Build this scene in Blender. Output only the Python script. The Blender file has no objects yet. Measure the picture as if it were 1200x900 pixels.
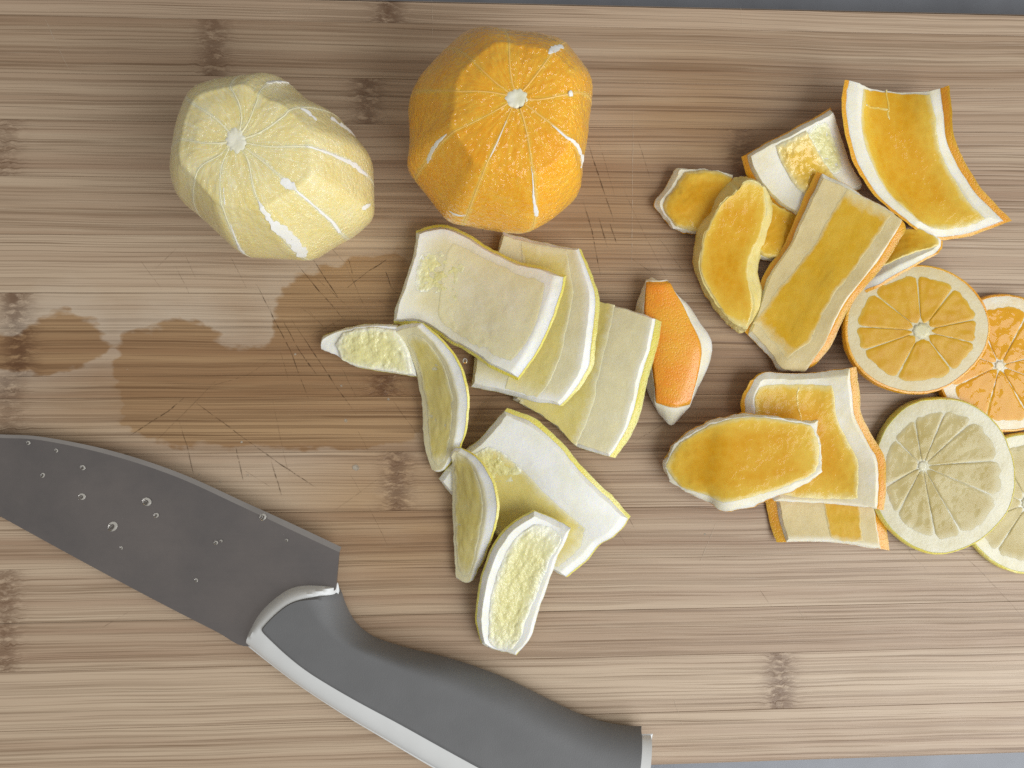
import bpy, math, random
import numpy as np
from mathutils import Matrix, Vector

random.seed(4)
C = bpy.context.scene.collection
scene = bpy.context.scene

# ------------------------------------------------------------------ camera
CAM_H, FPX, TILT = 0.26, 901.0, math.radians(3.2)      # height over the board, focal length in 1200-px units
cam_d = bpy.data.cameras.new('camera')
cam_d.sensor_width = 36.0
cam_d.lens = 36.0 * FPX / 1200.0
cam_d.clip_start, cam_d.clip_end = 0.01, 50.0
cam = bpy.data.objects.new('camera', cam_d)
C.objects.link(cam)
RIGHT = np.array([math.cos(TILT), 0, math.sin(TILT)])
UP = np.array([0, 1.0, 0])
FWD = np.array([math.sin(TILT), 0, -math.cos(TILT)])
CPOS = np.array([0, 0, CAM_H])
cam.matrix_world = Matrix(((RIGHT[0], UP[0], -FWD[0], CPOS[0]),
                           (RIGHT[1], UP[1], -FWD[1], CPOS[1]),
                           (RIGHT[2], UP[2], -FWD[2], CPOS[2]), (0, 0, 0, 1)))
scene.camera = cam

# ------------------------------------------------------------------ light
world = bpy.data.worlds.new('World')
scene.world = world
world.use_nodes = True
wbg = world.node_tree.nodes['Background']
wbg.inputs['Color'].default_value = (1.0, 0.95, 0.88, 1)
wbg.inputs['Strength'].default_value = 0.36

def area_lamp(name, loc, target, sx, sy, power, col):
    d = bpy.data.lights.new(name, 'AREA')
    d.shape = 'RECTANGLE'; d.size, d.size_y = sx, sy
    d.energy = power; d.color = col
    o = bpy.data.objects.new(name, d)
    C.objects.link(o)
    o.location = loc
    o.rotation_euler = (Vector(target) - Vector(loc)).to_track_quat('-Z', 'Y').to_euler()
    return o
area_lamp('window_light', (0.80, -0.52, 0.76), (0.02, 0, 0), 1.25, 0.95, 16.5, (0.93, 0.965, 1.0))

vs = scene.view_settings
vs.view_transform = 'Standard'; vs.look = 'None'
vs.exposure = 0.0; vs.gamma = 1.0; vs.use_curve_mapping = False
scene.cycles.use_denoising = False
scene.cycles.max_bounces = 10
scene.cycles.transmission_bounces = 8

# ------------------------------------------------------------------ maths helpers
def P(px, py, zmm=0.0):
    """Point of the place that stands zmm millimetres above the board along the sight line of a photo pixel."""
    d = FWD + RIGHT * (px - 600.0) / FPX + UP * (450.0 - py) / FPX
    return CPOS + d * ((CAM_H - zmm / 1000.0) / (-d[2]))

def _hash(ix, iy, iz, seed):
    n = (ix * 374761393 + iy * 668265263 + iz * 2147483647 + seed * 1274126177) & 0xffffffff
    n = ((n ^ (n >> 13)) * 1274126177) & 0xffffffff
    n = (n ^ (n >> 16)) & 0xffffffff
    return n / 4294967295.0

def vnoise(p, scale, seed=0):
    """value noise in -1..1 for an (n,3) array"""
    q = np.asarray(p, float) * scale + 1000.0
    i = np.floor(q).astype(np.int64)
    f = q - i
    f = f * f * (3 - 2 * f)
    out = 0
    for dx in (0, 1):
        for dy in (0, 1):
            for dz in (0, 1):
                w = (f[:, 0] if dx else 1 - f[:, 0]) * (f[:, 1] if dy else 1 - f[:, 1]) * (f[:, 2] if dz else 1 - f[:, 2])
                out = out + w * _hash(i[:, 0] + dx, i[:, 1] + dy, i[:, 2] + dz, seed)
    return out * 2 - 1

def wobble(p, amp=1.0):
    """small irregularity of everything cut by hand"""
    p = np.asarray(p, float)
    d = np.zeros_like(p)
    for k in range(3):
        d[:, k] = (1.0 if k < 2 else 0.15) * (0.00030 * vnoise(p, 190, 11 + k) + 0.00016 * vnoise(p, 620, 21 + k) + 0.00007 * vnoise(p, 1500, 31 + k))
    return p + d * amp

# ------------------------------------------------------------------ object helpers
def mesh_obj(name, verts, faces, mat=None, parent=None, smooth=True, attrs=None, sharp=None):
    me = bpy.data.meshes.new(name)
    me.from_pydata([tuple(v) for v in verts], [], faces)
    me.update()
    if attrs:
        for k, arr in attrs.items():
            a = me.attributes.new(k, 'FLOAT', 'POINT')
            a.data.foreach_set('value', np.asarray(arr, dtype=np.float32))
    if smooth:
        me.polygons.foreach_set('use_smooth', [True] * len(me.polygons))
        if sharp is not None:
            me.set_sharp_from_angle(angle=math.radians(sharp))
    if mat: me.materials.append(mat)
    o = bpy.data.objects.new(name, me)
    C.objects.link(o)
    if parent is not None:
        o.parent = parent
        o.matrix_parent_inverse = Matrix.Translation(-Vector(parent.location))
    return o

def tag(o, label=None, cat=None, group=None, kind=None):
    if label: o['label'] = label
    if cat: o['category'] = cat
    if group: o['group'] = group
    if kind: o['kind'] = kind
    return o

def thing(name, loc, label, cat, group=None):
    o = bpy.data.objects.new(name, None)
    o.empty_display_size = 0.01
    C.objects.link(o)
    o.location = tuple(loc)
    return tag(o, label, cat, group)

# ------------------------------------------------------------------ materials
class NT:
    def __init__(s, name):
        s.m = bpy.data.materials.new(name); s.m.use_nodes = True
        s.t = s.m.node_tree; s.b = s.t.nodes['Principled BSDF']
    def n(s, typ, **kw):
        nd = s.t.nodes.new(typ)
        for k, v in kw.items():
            if k in nd.inputs: s.put(nd.inputs[k], v)
            else: setattr(nd, k, v)
        return nd
    def put(s, sock, v):
        if isinstance(v, bpy.types.NodeSocket): s.t.links.new(v, sock)
        else: sock.default_value = v
    def set(s, **kw):
        for k, v in kw.items(): s.put(s.b.inputs[k.replace('_', ' ')], v)
    def math(s, op, a, b=0.0, c=0.0, clamp=False):
        nd = s.t.nodes.new('ShaderNodeMath'); nd.operation = op; nd.use_clamp = clamp
        for i, v in enumerate((a, b, c)): s.put(nd.inputs[i], v)
        return nd.outputs[0]
    def mix(s, f, a, b, mode='MIX'):
        nd = s.t.nodes.new('ShaderNodeMix'); nd.data_type = 'RGBA'; nd.blend_type = mode
        s.put(nd.inputs[0], f)
        for i, v in ((6, a), (7, b)):
            if isinstance(v, (tuple, list)): v = tuple(v) + ((1,) if len(v) == 3 else ())
            s.put(nd.inputs[i], v)
        return nd.outputs[2]
    def ramp(s, f, lo, hi):
        nd = s.t.nodes.new('ShaderNodeMapRange'); nd.clamp = True
        s.put(nd.inputs[0], f); nd.inputs[1].default_value = lo; nd.inputs[2].default_value = hi
        return nd.outputs[0]
    def coord(s, scale=(1, 1, 1), vec=None):
        c = vec if vec is not None else s.n('ShaderNodeTexCoord').outputs['Object']
        mp = s.t.nodes.new('ShaderNodeMapping'); s.t.links.new(c, mp.inputs[0])
        mp.inputs['Scale'].default_value = scale
        return mp.outputs[0]
    def noise(s, vec, scale, detail=3, rough=0.5, dist=0.0):
        nd = s.n('ShaderNodeTexNoise', Scale=scale, Detail=detail, Roughness=rough, Distortion=dist)
        s.t.links.new(vec, nd.inputs['Vector'])
        return nd.outputs[0]
    def voro(s, vec, scale, feature='F1', rnd=1.0):
        nd = s.t.nodes.new('ShaderNodeTexVoronoi'); nd.feature = feature
        nd.inputs['Scale'].default_value = scale; nd.inputs['Randomness'].default_value = rnd
        s.t.links.new(vec, nd.inputs['Vector'])
        return nd.outputs['Distance']
    def attr(s, name):
        nd = s.t.nodes.new('ShaderNodeAttribute'); nd.attribute_name = name
        return nd.outputs['Fac']
    def bump(s, h, strength=0.5, dist=0.001, normal=None):
        nd = s.t.nodes.new('ShaderNodeBump')
        nd.inputs['Strength'].default_value = strength; nd.inputs['Distance'].default_value = dist
        s.t.links.new(h, nd.inputs['Height'])
        if normal is not None: s.t.links.new(normal, nd.inputs['Normal'])
        return nd.outputs[0]

def m_flesh(name, deep, pale, rim=None, wet=0.12, bump=0.3, cbump=None, cell=520, sss=0.0006, trans=0.0, edge=False, coat=0.5, spot=0.35, sw=0.3, fib=0.0, cells=0.3, rimw=0.16):
    """citrus flesh: juice cells, paler where it thins out, blending into the pith at its border"""
    t = NT(name)
    co = t.coord()
    warp = t.n('ShaderNodeVectorMath', operation='ADD')
    nz = t.n('ShaderNodeTexNoise', Scale=260.0, Detail=2.0); t.t.links.new(co, nz.inputs['Vector'])
    sc = t.n('ShaderNodeVectorMath', operation='SCALE'); sc.inputs['Scale'].default_value = 0.0016
    t.t.links.new(nz.outputs['Color'], sc.inputs[0])
    t.t.links.new(co, warp.inputs[0]); t.t.links.new(sc.outputs[0], warp.inputs[1])
    v = t.voro(warp.outputs[0], cell)
    v2 = t.voro(warp.outputs[0], cell * 2.1)
    big = t.noise(co, 120, 3)
    f = t.math('ADD', t.math('MULTIPLY', t.ramp(big, 0.35, 0.7), spot), t.math('MULTIPLY', t.ramp(v, 0.2, 0.9), cells), clamp=True)
    if fib:
        cb = t.n('ShaderNodeCombineXYZ')
        t.put(cb.inputs[0], t.math('MULTIPLY', t.attr('across'), 11.0)); t.put(cb.inputs[1], t.math('MULTIPLY', t.attr('along'), 7.0)); t.put(cb.inputs[2], t.attr('sid'))
        fn = t.noise(cb.outputs[0], 1.0, 3, 0.6, 0.7)
        f = t.math('ADD', f, t.math('MULTIPLY', t.ramp(fn, 0.47, 0.68), t.math('MULTIPLY', t.math('SUBTRACT', 1.0, t.attr('along'), clamp=True), fib)), clamp=True)
    e0 = t.attr('edge')
    if edge:
        e = t.math('ADD', t.ramp(e0, 0.05, 0.5), t.math('MULTIPLY', t.math('SUBTRACT', big, 0.5), 0.5))
        f = t.math('ADD', t.math('MULTIPLY', t.math('SUBTRACT', 1.0, e, clamp=True), 0.8), t.math('MULTIPLY', f, 0.5), clamp=True)
    if fib:   # each segment is cut to its own depth
        f = t.math('ADD', f, t.math('MULTIPLY', t.math('SUBTRACT', t.math('FRACT', t.math('MULTIPLY', t.attr('sid'), 0.618)), 0.5), 0.45), clamp=True)
    col = t.mix(f, deep, pale)
    if rim:
        rn = t.math('ADD', e0, t.math('MULTIPLY', t.math('SUBTRACT', t.noise(co, 420, 3), 0.5), rimw * 1.2))
        col = t.mix(t.ramp(rn, rimw, rimw * 0.12), col, rim)
    h = t.math('SUBTRACT', 1.0, t.math('ADD', v, t.math('MULTIPLY', v2, 0.45)))
    patch = t.ramp(t.noise(co, 90, 2), 0.40, 0.60)
    h = t.math('MULTIPLY', h, t.math('ADD', 0.35, t.math('MULTIPLY', patch, 0.65)))
    t.set(Base_Color=col, Roughness=0.42, Subsurface_Weight=sw, Subsurface_Scale=sss, IOR=1.38, Specular_IOR_Level=0.25,
          Subsurface_Radius=(1.0, 0.8, 0.4), Coat_Weight=coat, Coat_Roughness=wet, Transmission_Weight=trans)
    t.set(Normal=t.bump(h, bump, 0.0009))
    t.set(Coat_Normal=t.bump(h, bump if cbump is None else cbump, 0.0012))
    return t.m

def m_pith(name, col, col2, thin=None, sss=0.0012, rough=0.5, coat=0.12, bump=0.11, sw=0.5):
    t = NT(name)
    co = t.coord()
    n1 = t.noise(co, 150, 4)
    fine = t.noise(co, 900, 3)
    c = t.mix(t.ramp(n1, 0.4, 0.72), col, col2)
    if thin:
        k = t.math('ADD', t.attr('thin'), t.math('MULTIPLY', t.math('SUBTRACT', t.noise(co, 220, 4), 0.5), t.math('MULTIPLY', t.attr('thin'), 0.7)), clamp=True)
        c = t.mix(k, c, t.mix(t.ramp(n1, 0.35, 0.7), thin, tuple(x * .9 for x in thin)))
    t.set(Base_Color=c, Roughness=rough, Subsurface_Weight=sw, Subsurface_Scale=sss, Subsurface_Radius=(1, 0.9, 0.6),
          Coat_Weight=coat, Coat_Roughness=0.25, Specular_IOR_Level=0.35)
    t.set(Normal=t.bump(t.math('ADD', fine, t.noise(co, 320, 3)), bump, 0.0008))
    return t.m

def m_zest(name, col, col2, dot):
    t = NT(name)
    co = t.coord()
    v = t.voro(co, 1350)
    f = t.ramp(t.noise(co, 90, 4), 0.35, 0.7)
    c = t.mix(f, col, col2)
    c = t.mix(t.math('MULTIPLY', t.ramp(v, 0.33, 0.08), 0.16), c, dot)
    t.set(Base_Color=c, Roughness=0.36, Subsurface_Weight=0.4, Subsurface_Scale=0.0012, Subsurface_Radius=(1, 0.6, 0.2),
          Coat_Weight=0.5, Coat_Roughness=0.16)
    h = t.math('ADD', t.ramp(v, 0.0, 0.45), t.math('MULTIPLY', t.noise(co, 500, 3), 0.5))
    t.set(Normal=t.bump(h, 0.34, 0.0005))
    return t.m

M = {}
LT = (0.80, 0.74, 0.47); OT = (0.75, 0.62, 0.32)
M['lemon_flesh'] = m_flesh('lemon_flesh', (0.82, 0.68, 0.25), (0.88, 0.81, 0.51), rim=(0.87, 0.82, 0.54), wet=0.05, bump=0.06, cbump=0.9, cell=760, sss=0.0012, sw=.5, fib=.8, cells=.25, rimw=.12, coat=.9)
M['orange_flesh'] = m_flesh('orange_flesh', (0.89, 0.38, 0.004), (0.94, 0.54, 0.05), rim=(0.94, 0.58, 0.10), wet=0.035, bump=0.07, cbump=1.0, cell=520, sss=0.0012, sw=.5, fib=.8, cells=.25, rimw=.10, coat=1.0)
M['lemon_pulp'] = m_flesh('lemon_pulp', (0.74, 0.69, 0.31), (0.82, 0.80, 0.54), rim=(0.86, 0.85, 0.70), wet=0.12, bump=0.42, cell=520, edge=True, rimw=.2)
M['lemon_pulp_thin'] = m_flesh('lemon_pulp_thin', (0.72, 0.61, 0.19), (0.75, 0.66, 0.29), rim=LT, wet=0.35, bump=0.06, cell=420, coat=0.15, spot=.7, rimw=.24)
M['lemon_skin'] = m_flesh('stained_lemon_pith', (0.75, 0.69, 0.44), (0.82, 0.77, 0.58), rim=LT, wet=0.35, bump=0.08, cell=420, coat=0.1, spot=.9, rimw=.5)
M['orange_pulp'] = m_flesh('orange_pulp', (0.70, 0.34, 0.003), (0.80, 0.54, 0.07), rim=(0.82, 0.69, 0.30), wet=0.05, bump=0.07, cbump=.22, cell=420, edge=True, coat=.3, rimw=.12, spot=.6, cells=.5)
M['orange_pulp_rough'] = m_flesh('orange_pulp_rough', (0.80, 0.50, 0.03), (0.86, 0.72, 0.30), rim=(0.86, 0.79, 0.50), wet=0.08, bump=0.45, cell=420, edge=True, coat=.9)
M['orange_pulp_thin'] = m_flesh('orange_pulp_thin', (0.68, 0.39, 0.012), (0.73, 0.48, 0.06), rim=OT, wet=0.3, bump=0.05, cell=360, coat=0.2, spot=.6)
M['orange_slice'] = m_flesh('orange_slice_pulp', (0.62, 0.32, 0.004), (0.68, 0.41, 0.03), rim=(0.66, 0.45, 0.08), wet=0.2, bump=0.06, cell=260, coat=.3, rimw=.13, spot=.6)
M['orange_slice_wet'] = m_flesh('orange_slice_wet_pulp', (0.72, 0.34, 0.003), (0.78, 0.39, 0.008), rim=(0.80, 0.50, 0.08), wet=0.03, bump=0.10, cbump=.35, cell=170, coat=.6, rimw=.10)
M['lemon_slice'] = m_flesh('lemon_slice_pulp', (0.51, 0.405, 0.15), (0.61, 0.52, 0.26), rim=(0.63, 0.56, 0.33), wet=0.08, bump=0.08, cbump=.14, cell=260, coat=.4, rimw=.22, spot=.9)
M['lemon_pith'] = m_pith('lemon_pith', (0.88, 0.88, 0.83), (0.84, 0.83, 0.70), thin=LT)
M['orange_pith'] = m_pith('orange_pith', (0.87, 0.84, 0.72), (0.83, 0.77, 0.55), thin=OT)
M['slice_pith'] = m_pith('slice_pith', (0.70, 0.61, 0.38), (0.68, 0.55, 0.28), rough=0.35, coat=0.3, bump=.12)
M['wet_slice_pith'] = m_pith('wet_slice_pith', (0.82, 0.76, 0.60), (0.76, 0.58, 0.27), rough=0.25, coat=0.7, bump=.12)
M['lemon_slice_pith'] = m_pith('lemon_slice_pith', (0.76, 0.72, 0.53), (0.67, 0.61, 0.38), rough=0.25, coat=0.6, bump=.12)
M['membrane'] = m_pith('lemon_membrane', (0.89, 0.84, 0.57), (0.87, 0.80, 0.48), rough=0.35, coat=0.4, sw=0)
M['orange_membrane'] = m_pith('orange_membrane', (0.97, 0.60, 0.17), (0.96, 0.52, 0.09), rough=0.35, coat=0.4, sw=0)
M['white_pith'] = m_pith('white_pith', (0.90, 0.89, 0.85), (0.88, 0.86, 0.76), sw=0.1)
M['core'] = m_pith('core_pith', (0.86, 0.84, 0.70), (0.80, 0.77, 0.52), sw=0.1)
M['slice_core'] = m_pith('slice_core', (0.74, 0.68, 0.46), (0.66, 0.60, 0.34))
M['wedge_side'] = m_flesh('wedge_side_pith', (0.74, 0.60, 0.19), (0.82, 0.75, 0.42), wet=0.2, bump=0.3, cell=300, coat=0.3)
M['lemon_zest'] = m_zest('lemon_zest', (0.84, 0.71, 0.11), (0.82, 0.73, 0.24), (0.50, 0.43, 0.05))
M['orange_zest'] = m_zest('orange_zest', (0.93, 0.31, 0.008), (0.92, 0.47, 0.035), (0.62, 0.18, 0.006))
M['orange_rim'] = m_zest('orange_rind_rim', (0.84, 0.36, 0.010), (0.84, 0.44, 0.025), (0.5, 0.18, 0.01))

def m_bamboo():
    t = NT('bamboo')
    tc = t.n('ShaderNodeTexCoord').outputs['Object']
    sep = t.n('ShaderNodeSeparateXYZ'); t.t.links.new(tc, sep.inputs[0])
    seed = t.attr('seed'); tint = t.attr('tint'); knot = t.attr('knot')
    wet = t.attr('wet'); damp_shade = t.attr('damp_shade')
    # the grain swirls a little at the nodes of the cane
    wob = t.n('ShaderNodeTexNoise', Scale=240.0, Detail=3.0); t.t.links.new(tc, wob.inputs['Vector'])
    wob2 = t.n('ShaderNodeTexNoise', Scale=14.0, Detail=2.0); t.t.links.new(tc, wob2.inputs['Vector'])
    ky = t.math('MULTIPLY', t.math('SUBTRACT', wob.outputs[0], 0.5), t.math('MULTIPLY', knot, 0.008))
    ky = t.math('ADD', ky, t.math('MULTIPLY', t.math('SUBTRACT', wob2.outputs[0], 0.5), 0.0022))
    y = t.math('ADD', sep.outputs[1], ky)
    x = t.math('ADD', sep.outputs[0], t.math('MULTIPLY', seed, 3.7))
    def streak(fx, fy, detail=2, rough=0.5, off=0.0):
        cb = t.n('ShaderNodeCombineXYZ')
        t.put(cb.inputs[0], t.math('MULTIPLY', x, fx)); t.put(cb.inputs[1], t.math('MULTIPLY', y, fy)); t.put(cb.inputs[2], t.math('ADD', seed, off))
        return t.noise(cb.outputs[0], 1.0, detail, rough)
    fine = streak(26, 2300, 2, 0.6)
    midn = streak(4, 430, 3, 0.55, 3.1)
    vein = streak(6, 1250, 1, 0.5, 7.7)
    vein2 = streak(11, 1800, 1, 0.5, 17.7)
    band = streak(1.6, 190, 2, 0.5, 5.3)
    pores = streak(45, 3200, 2, 0.6, 9.1)
    gate = t.ramp(streak(5, 90, 2, 0.5, 21.0), 0.30, 0.62)      # bundles come denser in places
    dk = t.math('MULTIPLY', t.ramp(vein, 0.555, 0.60), t.math('ADD', 0.35, t.math('MULTIPLY', gate, 0.6)))
    dk = t.math('ADD', dk, t.math('MULTIPLY', t.ramp(vein2, 0.57, 0.62), 0.45), clamp=True)
    dk = t.math('ADD', dk, t.math('MULTIPLY', t.ramp(midn, 0.5, 0.75), 0.28), clamp=True)
    dk = t.math('ADD', dk, t.math('MULTIPLY', t.ramp(fine, 0.50, 0.72), 0.30), clamp=True)
    def dash(fx, fy, off, w):
        cb = t.n('ShaderNodeCombineXYZ')
        t.put(cb.inputs[0], t.math('MULTIPLY', x, fx)); t.put(cb.inputs[1], t.math('MULTIPLY', y, fy)); t.put(cb.inputs[2], t.math('ADD', t.math('MULTIPLY', seed, 3.0), off))
        return t.ramp(t.voro(cb.outputs[0], 1.0), w, w * 0.45)
    ds = t.math('ADD', t.math('MULTIPLY', dash(8, 620, 1.0, 0.27), 0.6), t.math('MULTIPLY', dash(14, 1050, 5.0, 0.27), 0.55))
    ds = t.math('ADD', ds, t.math('MULTIPLY', dash(5, 330, 9.0, 0.17), 0.6), clamp=True)
    dk = t.math('ADD', t.math('MULTIPLY', dk, 0.62), t.math('MULTIPLY', ds, t.math('ADD', 0.35, t.math('MULTIPLY', gate, 0.55))), clamp=True)
    base = t.mix(tint, (0.50, 0.368, 0.255), (0.345, 0.225, 0.138))
    base = t.mix(t.math('MULTIPLY', t.ramp(streak(2.2, 240, 2, 0.5, 31.0), 0.52, 0.72), 0.55), base, (0.33, 0.205, 0.13))
    base = t.mix(t.ramp(band, 0.38, 0.62), base, t.mix(0.55, base, (0.63, 0.50, 0.355)))
    col = t.mix(t.math('MULTIPLY', dk, 0.74), base, (0.17, 0.095, 0.045))
    col = t.mix(t.math('MULTIPLY', t.ramp(pores, 0.42, 0.25), 0.35), col, (0.62, 0.52, 0.38))
    # nodes: mottled brown bands across the strip
    kn = t.n('ShaderNodeTexNoise', Scale=1.0, Detail=4.0, Roughness=0.65)
    kc = t.coord((230, 520, 300), tc); t.t.links.new(kc, kn.inputs['Vector'])
    kf = t.math('MULTIPLY', knot, t.ramp(kn.outputs[0], 0.36, 0.52), clamp=True)
    col = t.mix(t.math('MULTIPLY', kf, 0.9), col, (0.13, 0.062, 0.028))
    # juice soaked into the wood: a stain with its own outline, plus soft shade painted around the fruit
    edge_n = t.math('MULTIPLY', t.math('SUBTRACT', t.noise(t.coord((120, 260, 1), tc), 1.0, 3), 0.5), 0.009)
    wd = t.math('ADD', wet, edge_n)
    wm = t.ramp(wd, 0.0007, -0.0010)
    dm = t.math('MULTIPLY', damp_shade, t.ramp(t.noise(t.coord((25, 60, 1), tc), 1.0, 3), -0.1, 0.5))  # painted shade over the board, mixed with damp wood
    soak_shade = t.math('MAXIMUM', wm, t.math('MULTIPLY', dm, 0.95))
    stained_shaded = t.mix(1.0, col, (0.79, 0.66, 0.49), 'MULTIPLY')  # one tint serves the juice stain and the painted shade
    col = t.mix(t.math('MULTIPLY', t.math('MULTIPLY', t.ramp(wd, 0.012, 0.0), t.math('SUBTRACT', 1.0, wm)), t.math('SUBTRACT', 0.34, t.math('MULTIPLY', damp_shade, 0.3), clamp=True)), col, (0.66, 0.58, 0.47))   # dried juice along the edge
    col = t.mix(soak_shade, col, stained_shaded)
    t.set(Base_Color=col, Specular_IOR_Level=0.5)
    ro = t.math('SUBTRACT', t.math('ADD', 0.40, t.math('MULTIPLY', t.noise(t.coord((60, 90, 1), tc), 1.0, 3), 0.18)), t.math('MULTIPLY', wm, 0.16))
    t.set(Roughness=ro)
    h = t.math('SUBTRACT', t.math('MULTIPLY', fine, 0.6), t.math('MULTIPLY', dk, 0.8))
    t.set(Normal=t.bump(h, 0.35, 0.0005))
    return t.m
M['bamboo'] = m_bamboo()

def m_plain(name, col, rough=0.5, metal=0.0, bump=None, var=0.06, spec=0.5, coat=0.0):
    t = NT(name)
    co = t.coord()
    f = t.noise(co, 60, 4, 0.6)
    dark = tuple(c * (1 - var * 3) for c in col)
    t.set(Base_Color=t.mix(t.ramp(f, 0.35, 0.7), col, dark), Roughness=rough, Metallic=metal, Specular_IOR_Level=spec, Coat_Weight=coat)
    if bump: t.set(Normal=t.bump(t.noise(co, bump[0], 3), bump[1], 0.0005))
    return t.m
M['counter'] = m_plain('counter_laminate', (0.20, 0.213, 0.24), 0.28, bump=(400, 0.05))
M['grip'] = m_plain('grey_rubber', (0.155, 0.156, 0.158), 0.55, bump=(2500, 0.12), var=0.04)
M['plastic'] = m_plain('white_plastic', (0.72, 0.73, 0.72), 0.35, bump=(300, 0.03), var=0.02)
def m_steel():
    t = NT('brushed_steel')
    co = t.coord()
    sm = t.noise(co, 24, 5, 0.65)
    al = t.noise(t.coord((40, 900, 1)), 1.0, 2)
    t.set(Base_Color=t.mix(t.ramp(sm, 0.3, 0.75), (0.34, 0.315, 0.312), (0.22, 0.212, 0.218)), Metallic=1.0)
    t.set(Roughness=t.math('ADD', 0.30, t.math('ADD', t.math('MULTIPLY', sm, 0.16), t.math('MULTIPLY', al, 0.05))))
    t.set(Normal=t.bump(al, 0.03, 0.0003))
    return t.m
M['steel'] = m_steel()
M['edge_steel'] = m_plain('ground_edge_steel', (0.55, 0.53, 0.52), 0.3, metal=1.0, var=0.05)
def m_water():
    t = NT('juice_water')
    t.set(Base_Color=(0.98, 0.98, 0.94, 1), Roughness=0.02, Transmission_Weight=1.0, IOR=1.34)
    return t.m
M['water'] = m_water()
def m_mark(name, col, alpha):
    t = NT(name)
    f = t.ramp(t.noise(t.coord(), 700, 3), 0.35, 0.6)
    t.set(Base_Color=tuple(col) + (1,), Roughness=0.8, Alpha=t.math('MULTIPLY', f, alpha), Specular_IOR_Level=0.1)
    return t.m
M['mark'] = m_mark('knife_mark', (0.07, 0.04, 0.02), 0.60)
M['fine_mark'] = m_mark('fine_knife_mark', (0.10, 0.06, 0.03), 0.45)
M['pale_mark'] = m_mark('dry_scratch', (0.62, 0.52, 0.40), 0.7)
M['residue'] = m_mark('dried_juice', (0.60, 0.54, 0.44), 0.55)

# ------------------------------------------------------------------ setting: counter and board
zc = -0.019
s = 1.6
mesh_obj('countertop', [(-s, -s, zc - .03), (s, -s, zc - .03), (s, s, zc - .03), (-s, s, zc - .03), (-s, -s, zc), (s, -s, zc), (s, s, zc), (-s, s, zc)],
         [(4, 5, 6, 7), (3, 2, 1, 0), (0, 1, 5, 4), (1, 2, 6, 5), (2, 3, 7, 6), (3, 0, 4, 7)], M['counter'], smooth=False)['kind'] = 'structure'

def poly_sdf(pts, poly):
    poly = np.asarray(poly); d = np.full(len(pts), 1e9); inside = np.zeros(len(pts), bool)
    for i in range(len(poly)):
        a, b = poly[i], poly[(i + 1) % len(poly)]
        e = b - a; w = pts - a
        tt = np.clip((w @ e) / (e @ e), 0, 1)
        d = np.minimum(d, np.linalg.norm(w - tt[:, None] * e, axis=1))
        c = ((a[1] > pts[:, 1]) != (b[1] > pts[:, 1]))
        with np.errstate(divide='ignore', invalid='ignore'):
            xx = (b[0] - a[0]) * (pts[:, 1] - a[1]) / (b[1] - a[1]) + a[0]
        inside ^= c & (pts[:, 0] < xx)
    return np.where(inside, -d, d)
def smooth_closed(poly, it=1):
    p = np.asarray(poly, float)
    for _ in range(it):
        q = np.roll(p, -1, 0)
        p = np.stack([p * .75 + q * .25, p * .25 + q * .75], 1).reshape(-1, 2)
    return p
WET = [smooth_closed([P(*q)[:2] for q in poly]) for poly in (
    [(128, 428), (143, 392), (175, 384), (208, 373), (238, 378), (254, 392), (264, 404), (288, 409), (316, 404), (323, 388), (322, 360), (333, 335), (372, 312), (430, 300), (480, 285), (500, 400), (505, 518), (430, 527), (300, 524), (205, 524), (140, 505), (140, 468)],
    [(-30, 394), (30, 391), (52, 366), (86, 365), (108, 379), (127, 397), (126, 414), (104, 428), (70, 437), (46, 441), (30, 432), (-30, 440)])]
DAMP_SHADE = [((600, 420), 235, 170), ((480, 600), 130, 110), ((700, 250), 130, 120), ((860, 470), 130, 90), ((820, 150), 130, 90), ((260, 470), 190, 60)]  # soft ovals of shade painted into the board colour, partly wet wood

b_l, b_r = -0.235, 0.26
ytop = lambda x: np.interp(x, [P(480, 0)[0], P(1200, 17)[0]], [P(480, 0)[1], P(1200, 17)[1]])
slope = 0.0
y_t = 0.5 * (P(480, 0)[1] + P(1200, 17)[1]); y_b = 0.5 * (P(800, 898)[1] + P(1200, 884)[1])
rot_b = math.atan2(P(1200, 884)[1] - P(800, 898)[1], P(1200, 884)[0] - P(800, 898)[0])
rot_t = math.atan2(P(1200, 17)[1] - P(480, 0)[1], P(1200, 17)[0] - P(480, 0)[0])
rot = 0.5 * (rot_b + rot_t)
xm = P(900, 450)[0]
board = thing('chopping_board', (0, 0, -0.019), 'bamboo chopping board with juice stains and knife marks under all the fruit', 'chopping board')
bounds_px = [-4, 28, 93, 146, 210, 276, 342, 382, 437, 462, 526, 595, 655, 716, 771, 838, 905]
ys = [P(600, b)[1] for b in bounds_px]
ys[0], ys[-1] = y_t + .0005, y_b
tints = [0.0, 0.95, 0.45, 0.30, 0.55, 0.25, 0.45, 0.55, 0.75, 0.5, 0.15, 0.55, 0.2, 0.35, 0.0, 0.3]
knots = {0: [455], 1: [250], 2: [430], 3: [6, 870], 5: [1010], 6: [18], 7: [22], 8: [450, 8], 9: [10], 10: [465], 12: [6], 13: [4], 14: [914], 15: [-80]}
kcol = {6: 1.0, 7: 0.9, 1: 0.75, 2: 0.75, 10: 0.75, 12: 0.7, 13: 0.7, 8: 0.9, 9: 0.5, 3: 0.5, 14: 0.8, 5: 0.3}
nx = 330
cr, sr = math.cos(rot), math.sin(rot)
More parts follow.
